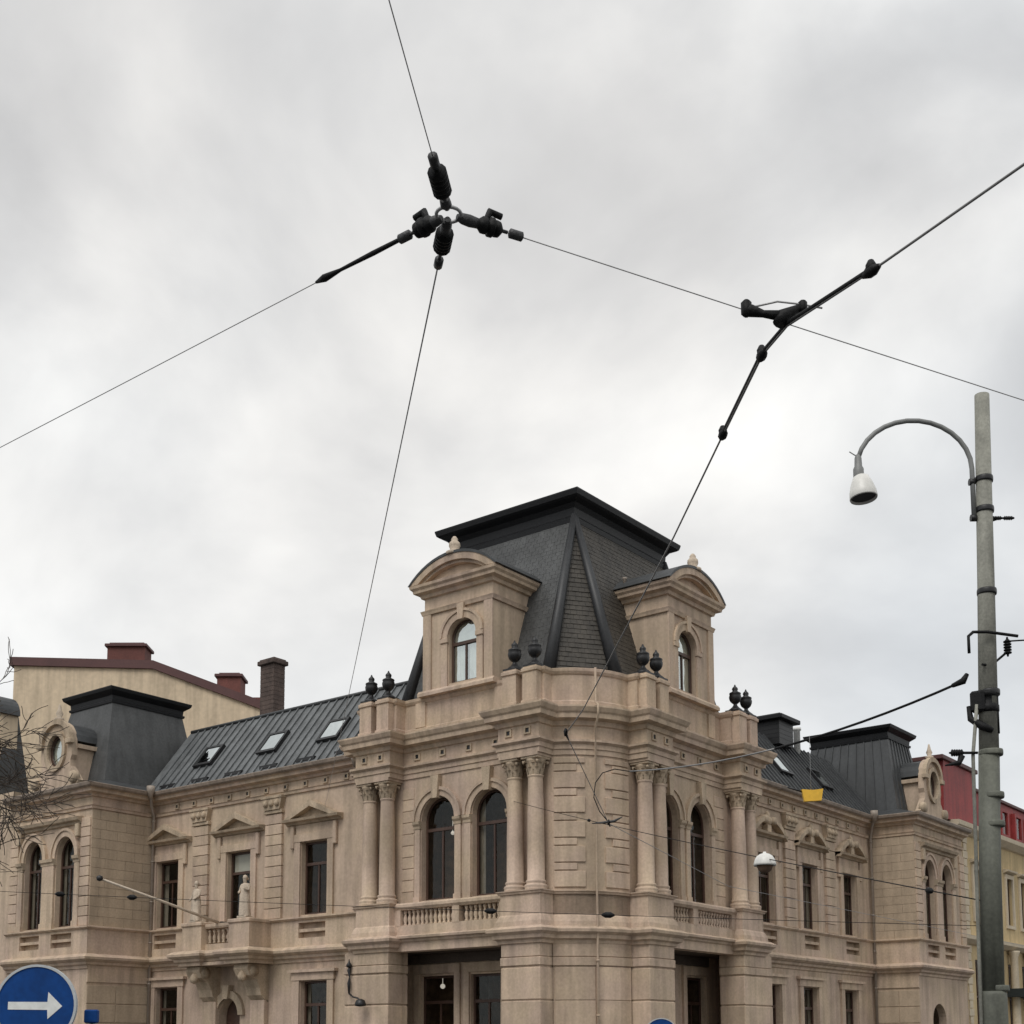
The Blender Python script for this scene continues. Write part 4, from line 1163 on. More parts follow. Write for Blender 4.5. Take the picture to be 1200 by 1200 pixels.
def statue(loc, rz, label, arm):
    root = thing('statue', label, 'statue', loc, 'stone statues on the entrance balcony')
    root.rotation_euler.z = rz
    q = MB(); q.box(-0.26, 0.26, -0.22, 0.22, 0, 0.1, 0.015); q.build('statue_base', 'statue', root)
    me = bpy.data.meshes.new('figure')
    V = [(0, 0, 0.98), (0.01, 0.01, 1.18), (0.0, 0.0, 1.4), (0, 0, 1.5), (0.01, 0.02, 1.6), (0.01, 0.03, 1.74),      # pelvis..head
         (0.19, 0, 1.42), (0.28, 0.03, 1.16), (0.2 if arm else 0.26, 0.2, 1.08 if arm else 0.95),                     # right arm
         (-0.19, 0, 1.42), (-0.27, 0.05, 1.18), (-0.12, 0.24, 1.26 if arm else 1.0),
         (0.11, 0.01, 0.9), (0.12, 0.07, 0.52), (0.13, 0.02, 0.14), (0.14, 0.14, 0.11),
         (-0.11, 0, 0.9), (-0.11, 0.0, 0.52), (-0.11, -0.03, 0.14), (-0.12, 0.09, 0.11)]
    E_ = [(0, 1), (1, 2), (2, 3), (3, 4), (4, 5), (2, 6), (6, 7), (7, 8), (2, 9), (9, 10), (10, 11), (0, 12), (12, 13), (13, 14), (14, 15), (0, 16), (16, 17), (17, 18), (18, 19)]
    Rr = [0.19, 0.155, 0.17, 0.065, 0.085, 0.085, 0.08, 0.06, 0.045, 0.08, 0.06, 0.045, 0.14, 0.11, 0.09, 0.05, 0.14, 0.11, 0.09, 0.05]
    me.from_pydata(V, E_, []); me.update()
    me.materials.append(M_['statue'])
    o = bpy.data.objects.new('figure', me); COL.objects.link(o); o.parent = root
    md = o.modifiers.new('skin', 'SKIN')
    for sv, r_ in zip(me.skin_vertices[0].data, Rr): sv.radius = (r_, r_ * 0.9)
    me.skin_vertices[0].data[0].use_root = True
    sb = o.modifiers.new('sub', 'SUBSURF'); sb.levels = sb.render_levels = 2
    # robe with folds
    q = MB()
    rows = []
    n = 28
    for t, (zz, rx, ry) in enumerate(((0.1, 0.27, 0.23), (0.4, 0.25, 0.21), (0.75, 0.24, 0.2), (1.0, 0.23, 0.19), (1.12, 0.18, 0.16), (1.3, 0.19, 0.16), (1.42, 0.16, 0.12))):
        rows.append([q.bm.verts.new(((rx + 0.022 * math.sin(k * 7 * 2 * math.pi / n + t) * (1 - zz / 1.6)) * math.cos(2 * math.pi * k / n), (ry + 0.022 * math.sin(k * 7 * 2 * math.pi / n + t) * (1 - zz / 1.6)) * math.sin(2 * math.pi * k / n) + 0.01, zz)) for k in range(n)])
    for a_, b_ in zip(rows, rows[1:]):
        for k in range(n):
            f = q.bm.faces.new((a_[k], a_[(k + 1) % n], b_[(k + 1) % n], b_[k])); f.smooth = True
    q.build('robe', 'statue', root)
    q = MB(); q.lathe([(0.02, 0.13), (0.08, 0.1), (0.11, 0.02), (0.1, -0.06), (0.05, -0.1)], (0.01, 0.0, 1.73), 12); q.tube([(0.01, -0.08, 1.72), (0.01, -0.15, 1.7), (0.01, -0.15, 1.64)], [0.06, 0.06, 0.03], 8); q.build('hair', 'statue', root)
    return root
statue((-0.05, 17.75, 7.12), R(95), 'pale stone statue on the right balcony pedestal before the window with white blind', True)
statue((-0.05, 20.95, 7.12), R(85), 'pale stone statue on the left balcony pedestal, behind the flagpole', False)

fp = thing('flagpole', 'pale bare flagpole slanting outward from the entrance balcony on the left wing', 'flagpole', (0.2, 19.5, 6.9))
q = MB(); q.tube([(0, 0, 0.1), (-3.1, 0, 0.80), (-6.15, 0, 1.46)], [0.065, 0.058, 0.045], 10); q.build('pole', 'flagwood', fp)
q = MB(); q.lathe([(0.02, -.12), (0.11, -.08), (0.13, 0), (0.11, .08), (0.02, .12)], (-6.22, 0, 1.48), 12); q.build('knob', 'black', fp)
q = MB(); q.box(-0.15, 0.25, -0.14, 0.14, 0.0, 0.2, 0.02); q.build('bracket', 'black', fp)

wl = thing('wall_lantern', 'black iron wall lantern bracket at the left edge of the tower ground floor', 'lantern', (-0.82, 10.7, 4.1))
q = MB(); q.tube([(0, 0, 0.7), (-0.06, 0, 0.5), (-0.03, 0, 0.25), (-0.06, 0, 0.0), (-0.05, 0, -0.4)], [0.04, 0.08, 0.025, 0.07, 0.03], 10); q.lathe([(0.08, 0), (0.12, 0.08), (0.04, 0.2), (0.015, 0.32)], (-0.06, 0, 0.62), 10); q.build('wall_bracket', 'black', wl)
q = MB(); q.tube([(-0.05, 0, -0.38), (-0.18, -0.35, -0.52), (-0.28, -0.7, -0.58), (-0.3, -0.85, -0.68)], 0.035, 8); q.build('arm', 'black', wl)
q = MB(); q.lathe([(0.05, 0.15), (0.16, 0.1), (0.22, -0.05), (0.2, -0.12), (0.05, -0.14)], (-0.3, -0.86, -0.76), 14); q.build('lamp_shade', 'black', wl)

# ------------------------------------------------------------------ neighbouring buildings
gb = thing('gable_building', 'cream rendered building with red coping and brick chimneys rising behind the left wing', 'building', (13, 44, 0))
gb_o = Vector((13, 44, 0))
ga, gbp, gc = Vector((8.24, 49.6, 26.0)), Vector((13.57, 42.8, 25.75)), Vector((17.9, 37.2, 23.05))
al = (gbp - ga); al.z = 0; al.normalize(); bk = Vector((fh.x, fh.y, 0))
ga0 = ga - al * 0.0
def gpt(s, z, d=0.0): return Vector((8.24, 49.6, 0)) + al * s + bk * (-d) + Vector((0, 0, z)) - gb_o
S1 = 8.64; S2 = 15.7
q = MB(lambda s, d, z: gpt(s, z, d))
q.prism([(-0.2, 0), (S2 + 6, 0), (S2 + 6, 20.6), (S2, 23.0), (S1, 25.7), (-0.2, 25.95)], -14, 0)
q.build('wall', 'cream', gb)
q = MB(lambda s, d, z: gpt(s, z, d))
top = [(-0.45, 25.98), (S1, 25.73), (S2, 23.03), (S2 + 6, 20.63)]
q.ring([(s, z + 0.42) for s, z in top], [(s, z - 0.12) for s, z in top], -14.2, 0.18, closed=False)
q.build('coping', 'coping', gb)
for s0_, s1_, z0, z1, mm_ in ((5.55, 7.95, 25.6, 27.2, 'redbrick'), (12.6, 14.1, 23.4, 25.2, 'redbrick')):
    q = MB(lambda s, d, z: gpt(s, z, d)); q.box(s0_, s1_, -1.9, -0.4, z0, z1)
    ch = q.build('chimney', mm_, gb)
    q = MB(lambda s, d, z: gpt(s, z, d)); q.box(s0_ - 0.15, s1_ + 0.15, -2.05, -0.25, z1, z1 + 0.2, 0.03); q.box(s0_ + 0.1, s1_ - 0.1, -1.8, -0.5, z1 + 0.2, z1 + 0.32); q.build('chimney_cap', 'coping', ch)
q = MB(lambda s, d, z: gpt(s, z, d)); q.box(14.1, 15.4, -1.6, -0.5, 22.8, 23.9); q.build('chimney_shoulder', 'redbrick', gb)

lb = thing('neighbour_building', 'grey slate roofed house with a round topped dormer at the left edge of the photo', 'building', (2, 40, 0))
q = MB(); q.box(-4.25, -2.35, -7.9, 14, 0, 14.0); q.build('wall', 'plaster', lb)
q = MB()
for pts in (((-4.3, -6.3, 14), (-4.3, 14, 14), (-3.5, 14, 19.0), (-3.5, -5.9, 19.0)), ((-4.3, -6.3, 14), (-3.5, -5.9, 19.0), (-3.1, -5.9, 19.0), (-2.4, -6.3, 14)), ((-3.5, -5.9, 19.0), (-3.5, 14, 19.0), (-3.1, 14, 19.05), (-3.1, -5.9, 19.05)), ((-3.1, -5.9, 19.0), (-3.1, 14, 19.0), (-2.4, 14, 14), (-2.4, -6.3, 14))):
    q.bm.faces.new([q.bm.verts.new(p) for p in pts])
q.build('roof', 'slategrey', lb)
frn = Fr('L', -4.0)
q = MB(frn); q.ring(outline(-5.2, 1.8, 15.9, 18.2, 0.8), outline(-5.2, 1.2, 16.3, 18.1, 0.5), -0.9, 0.1); d_ = q.build('dormer', 'cream', lb)
q = MB(frn); q.ring(outline(-5.2, 2.2, 15.9, 18.2, 1.05)[2:], outline(-5.2, 1.8, 15.9, 18.2, 0.82)[2:], -0.9, 0.2, closed=False); q.build('dormer_roof', 'roofdark', d_)
q = MB(frn); q.face([(s, -0.1, z) for s, z in outline(-5.2, 1.3, 16.2, 18.1, 0.54)]); q.build('pane', 'oldglass', d_)
q = MB(frn); q.face([(s, -0.3, z) for s, z in outline(-5.2, 1.3, 16.2, 18.1, 0.54)]); q.build('blind', 'blind', d_)

yb = thing('yellow_building', 'yellow rendered building with red sheet mansard roof beyond the grey pole', 'building', (36, 0.3, 0))
FY = Fr('R', 0.0)
q = MB(FY)
ywins = [(4.0, 1.1), (6.6, 1.1), (9.9, 1.1), (12.6, 1.1), (15.4, 1.1), (18.4, 1.1)]
wall(q, 0.0, 24, 7.6, 14.2, [(c, w, 9.0, 11.9, 0) for c, w in ywins], 0.3); 
wall(q, 0.0, 24, 0.0, 7.6, [(c, w + 0.5, 1.2, 6.6, 0) for c, w in ywins], 0.3)
q.face([(0, 0, 0), (0, -12, 0), (0, -12, 14.2), (0, 0, 14.2)]); q.face([(24, 0, 0), (24, -12, 0), (24, -12, 14.2), (24, 0, 14.2)])
q.build('wall', 'yellowwall', yb)
for c, w in ywins:
    for (z0, z1, ww) in ((9.0, 11.9, w), (1.2, 6.6, w + 0.5)):
        q = MB(FY); q.ring(outline(c, ww, z0, z1, 0), outline(c, ww - 0.2, z0 + 0.1, z1 - 0.1, 0), -0.26, -0.16)
        q.box(c - ww / 2 + .1, c + ww / 2 - .1, -0.25, -0.17, z0 + (z1 - z0) * 0.6, z0 + (z1 - z0) * 0.6 + 0.1); q.box(c - 0.04, c + 0.04, -0.24, -0.18, z0 + .1, z1 - .1)
        wn = q.build('window', 'frame', yb)
        q = MB(FY); q.face([(s, -0.22, z) for s, z in outline(c, ww - 0.1, z0 + .05, z1 - .05, 0)]); q.build('pane', 'glass', wn)
        q = MB(FY); q.face([(s, -0.9, z) for s, z in outline(c, ww + 0.6, z0 - .3, z1 + .3, 0)]); q.build('room_interior', 'room', wn)
    q = MB(FY); q.ring(outline(c, w + 0.5, 8.8, 12.15, 0), outline(c, w, 9.0, 11.9, 0), 0, 0.1); q.extr([(0, 12.2), (0.3, 12.3), (0.32, 12.4), (0, 12.45)], c - 0.95, c + 0.95); q.build('window_surround', 'quoin', yb)
for s0_ in (1.55,):
    z = 0.2; k = 0
    while z < 13.4:
        w = 0.75 if k % 2 else 0.5
        q = MB(FY); q.box(s0_ + 0.6 - w / 2, s0_ + 0.6 + w / 2, -0.02, 0.07, z, z + 0.42, 0.015); q.build('quoin_stone', 'quoin', yb); z += 0.45; k += 1
q = MB(FY); q.extr([(0, 7.4), (0.2, 7.45), (0.5, 7.65), (0.52, 7.85), (0, 7.95)], 0.05, 23.9); q.build('belt_cornice', 'quoin', yb)
q = MB(FY); q.extr([(0, 13.7), (0.15, 13.75), (0.5, 14.05), (0.52, 14.3), (-0.3, 14.35)], 0.05, 23.9); q.build('cornice', 'quoin', yb)
q = MB(FY)
q.prism([(-1.0, 14.3), (4.4, 14.3), (4.4, 17.6), (-0.8, 17.6)], -8.0, 0.05)
q.build('roof_block', 'redroof', yb)
q = MB(FY); q.box(-1.2, 4.55, -8.1, 0.2, 17.6, 17.85, 0.03); q.build('roof_coping', 'coping', yb)
q = MB(FY)
q.prism([(4.4, 14.3), (24.0, 14.3), (24, 16.7), (4.4, 16.7)], -10, -0.25); q.build('roof', 'redroof', yb)
q = MB(FY); q.box(4.4, 24.2, -10.1, -0.1, 16.7, 16.9, 0.03); q.build('roof_coping', 'coping', yb)
for c in (9.9, 12.6, 15.4):
    q = MB(FY); q.ring([(c - .75, 14.5), (c + .75, 14.5), (c + .75, 16.3), (c - .75, 16.3)], [(c - .5, 14.7), (c + .5, 14.7), (c + .5, 16.1), (c - .5, 16.1)], -0.6, 0.0); dm = q.build('dormer', 'redroof', yb)
    q = MB(FY); q.face([(c - .5, -0.1, 14.7), (c + .5, -0.1, 14.7), (c + .5, -0.1, 16.1), (c - .5, -0.1, 16.1)]); q.build('pane', 'glass', dm)
for k in range(4):
    q = MB(FY)
    c = 9.2 + k * 3.0
    q.lathe([(0.32, 0.2), (0.32, 0.6), (0.26, 0.7), (0.24, 4.0), (0.22, 7.0), (0.34, 7.3), (0.34, 7.4)], Vector((c, -0.35, 0)), 16)
    q.build('column', 'quoin', yb)
aw = MB(FY); aw.prism([(8.4, 4.6), (12.0, 4.6), (12.0, 4.9), (8.4, 5.1)], 0.1, 1.5); o = aw.build('awning', 'awning', yb)

# ------------------------------------------------------------------ street pole with lamp
PX, PY = -18.98, -19.57
pole = thing('lamp_pole', 'tall weathered grey street pole with a curved lamp arm and wire brackets', 'street lamp', (PX, PY, 0))
q = MB()
q.lathe([(0.178, 0), (0.178, 2.3), (0.17, 2.35)], seg=24); q.build('pole_foot', 'polegreen', pole)
lean = Vector((0.14, -0.18, 0))
q = MB(); q.tube([(0, 0, 2.3), Vector((0, 0, 4.0)) + lean * 0.15, Vector((0, 0, 5.6)) + lean * 0.4], [0.15, 0.145, 0.14], 24); q.build('lower_shaft', 'polegreen', pole)
q = MB(); q.tube([Vector((0, 0, 5.55)) + lean * .4, Vector((0, 0, 8.0)) + lean * 0.7, Vector((0, 0, 10.85)) + lean], [0.135, 0.117, 0.102], 24); q.build('upper_shaft', 'pole', pole)
for z in (2.35, 4.6, 5.0, 5.6, 6.45, 7.9, 9.1, 9.55):
    rr_ = 0.148 if z < 5.7 else 0.133 - (z - 5.55) * 0.006
    q = MB(); q.lathe([(rr_ + 0.012, 0), (rr_ + 0.016, 0.02), (rr_ + 0.016, 0.06), (rr_ + 0.012, 0.08)], Vector((0, 0, z)) + lean * min(1, z / 10.8), 24); q.build('band', 'black' if z > 6 else 'polegreen', pole)
ad = -rt                                          # the arm reaches away to the left of the pole
def ap(o_, z): return Vector((ad.x * o_, ad.y * o_, z)) + Vector((0.11, -0.15, 0))
pts = [ap(0.15, 9.05), ap(0.15, 9.75)]
for k in range(1, 15):
    a_ = math.pi * k / 14 * 0.93
    pts.append(ap(0.15 + 0.815 - 0.815 * math.cos(a_), 9.75 + 0.72 * math.sin(a_)))
q = MB(); q.tube(pts, 0.035, 10); q.build('lamp_arm', 'armgrey', pole)
q = MB(); q.tube([ap(0.12, 9.02), ap(0.20, 9.02)], 0.05, 8); q.tube([ap(0.12, 9.55), ap(0.20, 9.55)], 0.05, 8); q.build('arm_clamp', 'black', pole)
lp_ = pts[-1]
q = MB(); q.lathe([(0.035, 0.05), (0.05, 0), (0.055, -0.12), (0.075, -0.16), (0.075, -0.3), (0.06, -0.34)], lp_, 14)
q.tube([lp_ + Vector((0, 0, 0.02)), lp_ - rt * 0.12 + Vector((0, 0, 0.1))], 0.008, 6); hd = q.build('lamp_head', 'armgrey', pole)
tl = Matrix.Rotation(R(-6), 3, 'X')
q = MB(); q.lathe([(0.06, -0.26), (0.11, -0.29), (0.155, -0.40), (0.188, -0.52), (0.195, -0.6), (0.188, -0.62), (0.175, -0.6), (0.14, -0.46), (0.05, -0.34)], lp_, 24, axis=tl); q.build('lamp_shade', 'enamel', hd)
q = MB(); q.lathe([(0.172, -0.585), (0.02, -0.56)], lp_, 20, axis=tl); q.build('lamp_glass', 'black', hd)
# brackets and insulators of the pole
def insulator(q, p, t, L=0.22, r_=0.05):
    """Ribbed insulator body centred at p along t."""
    p = Vector(p); t = Vector(t).normalized()
    ax = t.to_track_quat('Z', 'Y').to_matrix()
    prof = [(0.012, -L * .7), (0.02, -L * .5)]
    for k in range(5):
        z_ = -L * .5 + L * k / 5
        prof += [(r_, z_ + 0.005), (r_, z_ + L / 10), (r_ * 0.55, z_ + L / 10 + 0.004), (r_ * 0.55, z_ + L / 5)]
    prof += [(0.02, L * .5), (0.012, L * .7)]
    q.lathe(prof, p, 12, axis=ax)
q = MB()
q.tube([(0.06, -0.06, 9.02), Vector((0.02, 0, 8.99)) + rt * 0.3, Vector((0.02, 0, 9.03)) + rt * 0.42], [0.02, 0.012, 0.012], 8)
insulator(q, Vector((0, 0, 9.02)) + rt * 0.36, rt, 0.12, 0.03); insulator(q, Vector((0, 0, 9.02)) + rt * 0.52, rt, 0.12, 0.03)
q.build('side_bracket', 'rubber', pole)
q = MB()
pp = []
for k in range(13):
    a_ = k / 12
    pp.append(Vector((0, 0, 7.0)) - rt * (0.19 - 0.0 * a_) * (1 if k < 3 else max(-3, 1 - (k - 2) * 0.36)) + Vector((0, 0, min(0.3, 0.12 * k) - (max(0, k - 6) * 0.01))) - fh * 0.2)
q.tube(pp, 0.022, 8); q.build('cable_loop', 'rubber', pole)
q = MB()
e_ = Vector((0, 0, 7.15)) + rt * 0.42
q.tube([Vector((0, 0, 6.85)) - fh * 0.16, Vector((0, 0, 6.88)) + rt * 0.18, e_ + rt * 0.02 - Vector((0, 0, 0.05))], 0.018, 8)
insulator(q, e_ + Vector((0, 0, 0.0)), (0, 0, 1), 0.2, 0.055)
q.tube([e_ + Vector((0, 0, 0.08)), e_ + rt * 0.35 + Vector((0, 0, 0.1))], 0.012, 8)
q.build('insulator_bracket', 'rubber', pole)
q = MB()
q.box(-0.14, -0.02, -0.1, 0.1, 6.2, 6.5, 0.03); q.lathe([(0.13, 6.2), (0.158, 6.22), (0.158, 6.3), (0.13, 6.32), (0.13, 6.42), (0.155, 6.43), (0.155, 6.48), (0.13, 6.5)], (0.06, -0.08, 0), 18)
q.tube([Vector((0, 0, 6.3)) - rt * 0.16, Vector((0, 0, 6.12)) - rt * 0.14, Vector((0, 0, 5.98)) - fh * 0.15 - rt * 0.03, Vector((0, 0, 5.92)) - fh * 0.15 + rt * 0.1], [0.03, 0.045, 0.06, 0.04], 10)
q.tube([Vector((0, 0, 6.5)) + rt * 0.2 - fh * 0.06, Vector((0, 0, 5.9)) + rt * 0.2 - fh * 0.06], 0.035, 10)
q.build('clamp_bracket', 'rubber', pole)
q = MB()
q.tube([Vector((0, 0, 6.3)) - rt * 0.08 - fh * 0.1, Vector((0, 0, 5.6)) - rt * 0.15 - fh * 0.06, Vector((0, 0, 3.0)) - rt * 0.185 - fh * 0.05, Vector((0, 0, 0.3)) - rt * 0.205 - fh * 0.05], 0.026, 8)
q.build('service_cable', 'pole', pole)
q = MB()
q.tube([Vector((0, 0, 5.62)) - rt * 0.1 - fh * 0.1, Vector((0, 0, 5.62)) - rt * 0.42 - fh * 0.1], 0.02, 8)
insulator(q, Vector((0, 0, 5.62)) - rt * 0.38 - fh * 0.1, rt, 0.16, 0.05)
q.tube([Vector((0, 0, 5.58)) - rt * 0.32 - fh * 0.1, Vector((0, 0, 5.48)) - rt * 0.36 - fh * 0.1, Vector((0, 0, 5.44)) - rt * 0.56 - fh * 0.12], [0.05, 0.04, 0.01], 8)
q.build('arm_bracket', 'rubber', pole)

# ------------------------------------------------------------------ overhead wires
def catenary(a, b, sag, n=14):
    a, b = Vector(a), Vector(b)
    return [a.lerp(b, k / n) - Vector((0, 0, 4 * sag * (k / n) * (1 - k / n))) for k in range(n + 1)]
NODE = Vector((-31.51, -20.61, 6.6))
ring = thing('wire_ring', 'small metal ring joining four black insulators of the span wires', 'wire ring', NODE)
q = MB()
q.tube([(0.075 * math.cos(2 * math.pi * k / 18), 0.075 * math.sin(2 * math.pi * k / 18), 0) for k in range(19)], 0.011, 8); q.build('ring', 'wire', ring)
def span(label, a, b, sag, r_, extras, group='span wires meeting at the ring'):
    """A tensioned wire from a (the ring side) to b, with fittings at distances along it."""
    root = thing('span_wire', label, 'wire', a, group)
    a, b = Vector(a), Vector(b); t = (b - a).normalized(); L = (b - a).length
    q = MB(); st = extras[-1][0] if extras else 0
    pts = [p - a for p in catenary(a + t * st, b, sag)]
    q.tube(pts, r_, 8); q.build('wire', 'wire', root)
    q = MB(); q.tube([t * 0.06, t * st], 0.011, 8); q.build('eye_rod', 'ironware', root)
    for d0, kind in extras[:-1]:
        q = MB(); p = t * d0
        if kind == 'strap': q.tube([t * 0.055, t * 0.09, t * d0, t * (d0 + 0.06)], [0.018, 0.032, 0.036, 0.03], 10); q.build('link', 'ironware', root)
        elif kind == 'egg':
            insulator(q, p, t, 0.19, 0.058); q.build('insulator', 'rubber', root)
        elif kind == 'knob':
            ax = t.to_track_quat('Z', 'Y').to_matrix()
            q.lathe([(0.022, -.1), (0.03, -.08), (0.05, -.055), (0.05, -.03), (0.036, -.024), (0.036, -.014), (0.058, -.008), (0.058, .016), (0.038, .022), (0.038, .03), (0.05, .036), (0.046, .06), (0.02, .08)], p, 16, axis=ax)
            q.tube([p - t * 0.04, p + Vector((0, 0, 0.1)), p + t * 0.08 + Vector((0, 0, 0.09))], [0.02, 0.024, 0.02], 8); q.build('insulator', 'rubber', root)
        elif kind == 'rod':
            q.tube([p, p + t * 0.25, p + t * 0.55, p + t * 0.62, p + t * 0.7, p + t * 0.78], [0.013, 0.016, 0.011, 0.018, 0.025, 0.008], 8); q.build('strain_rod', 'rubber', root)
        elif kind == 'clamp':
            ax = t.to_track_quat('Z', 'Y').to_matrix()
            q.lathe([(0.012, -.05), (0.03, -.04), (0.03, .04), (0.012, .05)], p, 10, axis=ax); q.build('clamp', 'ironware', root)
    return root
span('thin span wire rising from the ring to the top edge of the photo', NODE, (-35.5, -22.95, 6.75), 0.02, 0.0034, [(0.09, 'strap'), (0.30, 'egg'), (0.47, 'clamp'), (0.44, '')])
span('thin span wire running left from the ring with a long black strain rod', NODE, (-31.19, 8.61, 6.8), 0.06, 0.0034, [(0.12, 'strap'), (0.2, 'knob'), (0.36, 'clamp'), (0.38, 'rod'), (0.95, '')])
span('thin span wire dropping from the ring towards the left end of the tower', NODE, (1.06, 14.22, 11.42), 0.06, 0.0055, [(0.16, 'strap'), (0.32, 'egg'), (0.60, 'clamp'), (0.55, '')])
span('thin span wire running right from the ring over the trolley wire and past the pole', NODE, (-3.0, -33.33, 7.05), 0.16, 0.0040, [(0.14, 'strap'), (0.28, 'knob'), (0.46, 'clamp'), (0.40, '')])

tw = thing('trolley_wire', 'thick dark tram wire bending overhead and crossing in front of the tower', 'wire', (-30.72, -22.4, 5.6))
to = Vector((-30.72, -22.4, 5.6))
K = Vector((-23.64, -15.83, 5.6))
tp = [Vector((-33.6, -29.95, 5.6)), Vector((-31.3, -23.89, 5.6)), Vector((-30.93, -23.0, 5.6)), Vector((-30.72, -22.42, 5.6)), Vector((-30.52, -22.16, 5.6)), Vector((-29.77, -21.49, 5.6)), Vector((-28.45, -20.32, 5.6)), Vector((-24.49, -16.69, 5.6)), K, Vector((-17.62, -12.46, 5.6)), Vector((-8.0, -9.6, 5.6)), Vector((30, -9.0, 5.6))]
q = MB(); q.tube([p - to for p in tp[:]], 0.0068, 8); q.build('wire', 'copper', tw)
q = MB(); q.tube([tp[2] - to + Vector((0, 0, 0.01)), tp[3] - to + Vector((0, 0, 0.012)), tp[4] - to + Vector((0, 0, 0.012)), tp[5] - to + Vector((0, 0, 0.01))], 0.0145, 8); q.build('stiffener', 'rubber', tw)
for k in (2, 4, 5):
    p = tp[k] - to; t = (tp[k + 1] - tp[k - 1]).normalized()
    q = MB(); q.tube([p - t * 0.06, p - t * 0.02, p + t * 0.02, p + t * 0.06], [0.012, 0.03, 0.03, 0.012], 8); q.lathe([(0.025, -0.01), (0.03, 0.03), (0.015, 0.06)], p, 8); q.build('clip', 'rubber', tw)
for p_ in (K, tp[9]):
    p = p_ - to
    q = MB(); q.tube([p - Vector((0.16, 0.13, 0)), p, p + Vector((0.3, 0.17, 0))], [0.01, 0.02, 0.01], 8); q.lathe([(0.02, -0.03), (0.03, 0.03), (0.012, 0.07)], p, 8); q.build('clip', 'rubber', tw)
# pull-off carrying the trolley wire from the span wire
po_ = thing('pull_off', 'black pull-off fitting holding the tram wire where it bends below the span wire', 'wire fitting', tp[3])
q = MB()
d1 = rt
b_ = Vector((0, 0, 0.06))
q.tube([b_ - rt * 0.225 + Vector((0, 0, 0.045)), b_ - rt * 0.2 + Vector((0, 0, 0.03)), b_ - rt * 0.13 + Vector((0, 0, 0.012)), b_ - rt * 0.03 + Vector((0, 0, 0.0))], [0.026, 0.034, 0.02, 0.03], 10)
q.tube([b_ - rt * 0.05 - Vector((0, 0, 0.05)), b_ - rt * 0.02, b_ + rt * 0.02 + Vector((0, 0, 0.02)), b_ + rt * 0.08 + Vector((0, 0, 0.05))], [0.034, 0.04, 0.03, 0.02], 10)
q.build('arm', 'rubber', po_)
q = MB(); q.lathe([(0.012, -.035), (0.026, -.025), (0.026, .025), (0.012, .035)], b_ + rt * 0.09 + Vector((0, 0, 0.055)), 6); q.build('bolt', 'rubber', po_)
q = MB(); q.lathe([(0.012, -.05), (0.03, -.035), (0.03, .035), (0.012, .05)], b_ - rt * 0.225 + Vector((0, 0, 0.045)), 6); q.build('bolt', 'rubber', po_)
q = MB(); q.tube([b_ - rt * 0.2 + Vector((0, 0, 0.05)), b_ - rt * 0.05 + Vector((0, 0, 0.085)), b_ + rt * 0.07 + Vector((0, 0, 0.07)), b_ + rt * 0.2 + Vector((0, 0, 0.045))], 0.006, 6); q.build('tie_wire', 'wire', po_)

pc = thing('pull_off_cable', 'heavy dark cable sagging from the grey pole to a curved arm before the tower', 'cable', (PX, PY, 6.65))
po3 = Vector((PX, PY, 6.65))
A_ = Vector((PX, PY, 6.66)) - rt * 0.22
B_ = Vector((-17.25, -12.68, 6.58))
pts = [p - po3 for p in catenary(A_, B_, 0.27, 16)]
q = MB(); q.tube(pts[:9], 0.020, 8); q.build('sleeve', 'rubber', pc)
q = MB(); q.tube(pts[8:], 0.013, 8); q.build('wire', 'copper', pc)
q = MB(); q.tube([pts[0] + rt * 0.06 + Vector((0, 0, 0.1)), pts[0], pts[1].lerp(pts[0], 0.6)], [0.03, 0.05, 0.03], 8); q.build('clamp', 'rubber', pc)
arm = thing('pull_off', 'thin curved arm before the tower corner at the end of the heavy cable', 'wire fitting', (-17.62, -12.46, 5.62))
ao = Vector((-17.62, -12.46, 5.62))
q = MB(); q.tube([Vector((0, 0, 0)), -rt * 0.16 + Vector((0, 0, 0.2)), -rt * 0.26 + Vector((0, 0, 0.45)), -rt * 0.23 + Vector((0, 0, 0.72)), -rt * 0.1 + Vector((0, 0, 0.90)), rt * 0.12 + Vector((0, 0, 0.97)), B_ - ao], 0.0095, 8); q.build('arm', 'rubber', arm)
q = MB(); q.tube([-rt * 0.3 - Vector((0, 0, .02)), -rt * .05, rt * 0.1 + Vector((0, 0, .02)), rt * 0.25 + Vector((0, 0, .1))], [0.008, 0.026, 0.026, 0.008], 8); q.build('clamp', 'ironware', arm)

def street_wire(label, a, b, sag, r_=0.011, knobs=(), m='rubber'):
    root = thing('span_wire', label, 'wire', a, 'thin wires crossing in front of the facade')
    pts = [p - Vector(a) for p in catenary(a, b, sag, 18)]
    q = MB(); q.tube(pts, r_, 6); q.build('wire', m, root)
    for k in knobs:
        i_ = k * 18; j = int(i_); p = pts[j].lerp(pts[min(18, j + 1)], i_ - j); t = (pts[min(18, j + 1)] - pts[j]).normalized()
        q = MB(); q.tube([p - t * 0.1, p - t * 0.04, p + t * 0.04, p + t * 0.1], [0.015, 0.045, 0.045, 0.015], 8); q.build('insulator', 'rubber', root)
    return root

street_wire('thin wire from the tower columns to the grey pole, carrying the white hanging lamp', (-0.42, 3.13, 10.38), (-19.05, -19.48, 3.59), 0.10, 0.009, (0.34, 0.955))
street_wire('lowest thin wire crossing the whole facade below the sill line', (-24.9, -1.6, 4.62), (-19.05, -19.48, 3.24), 0.05, 0.0045, (0.19, 0.27, 0.62, 0.72))

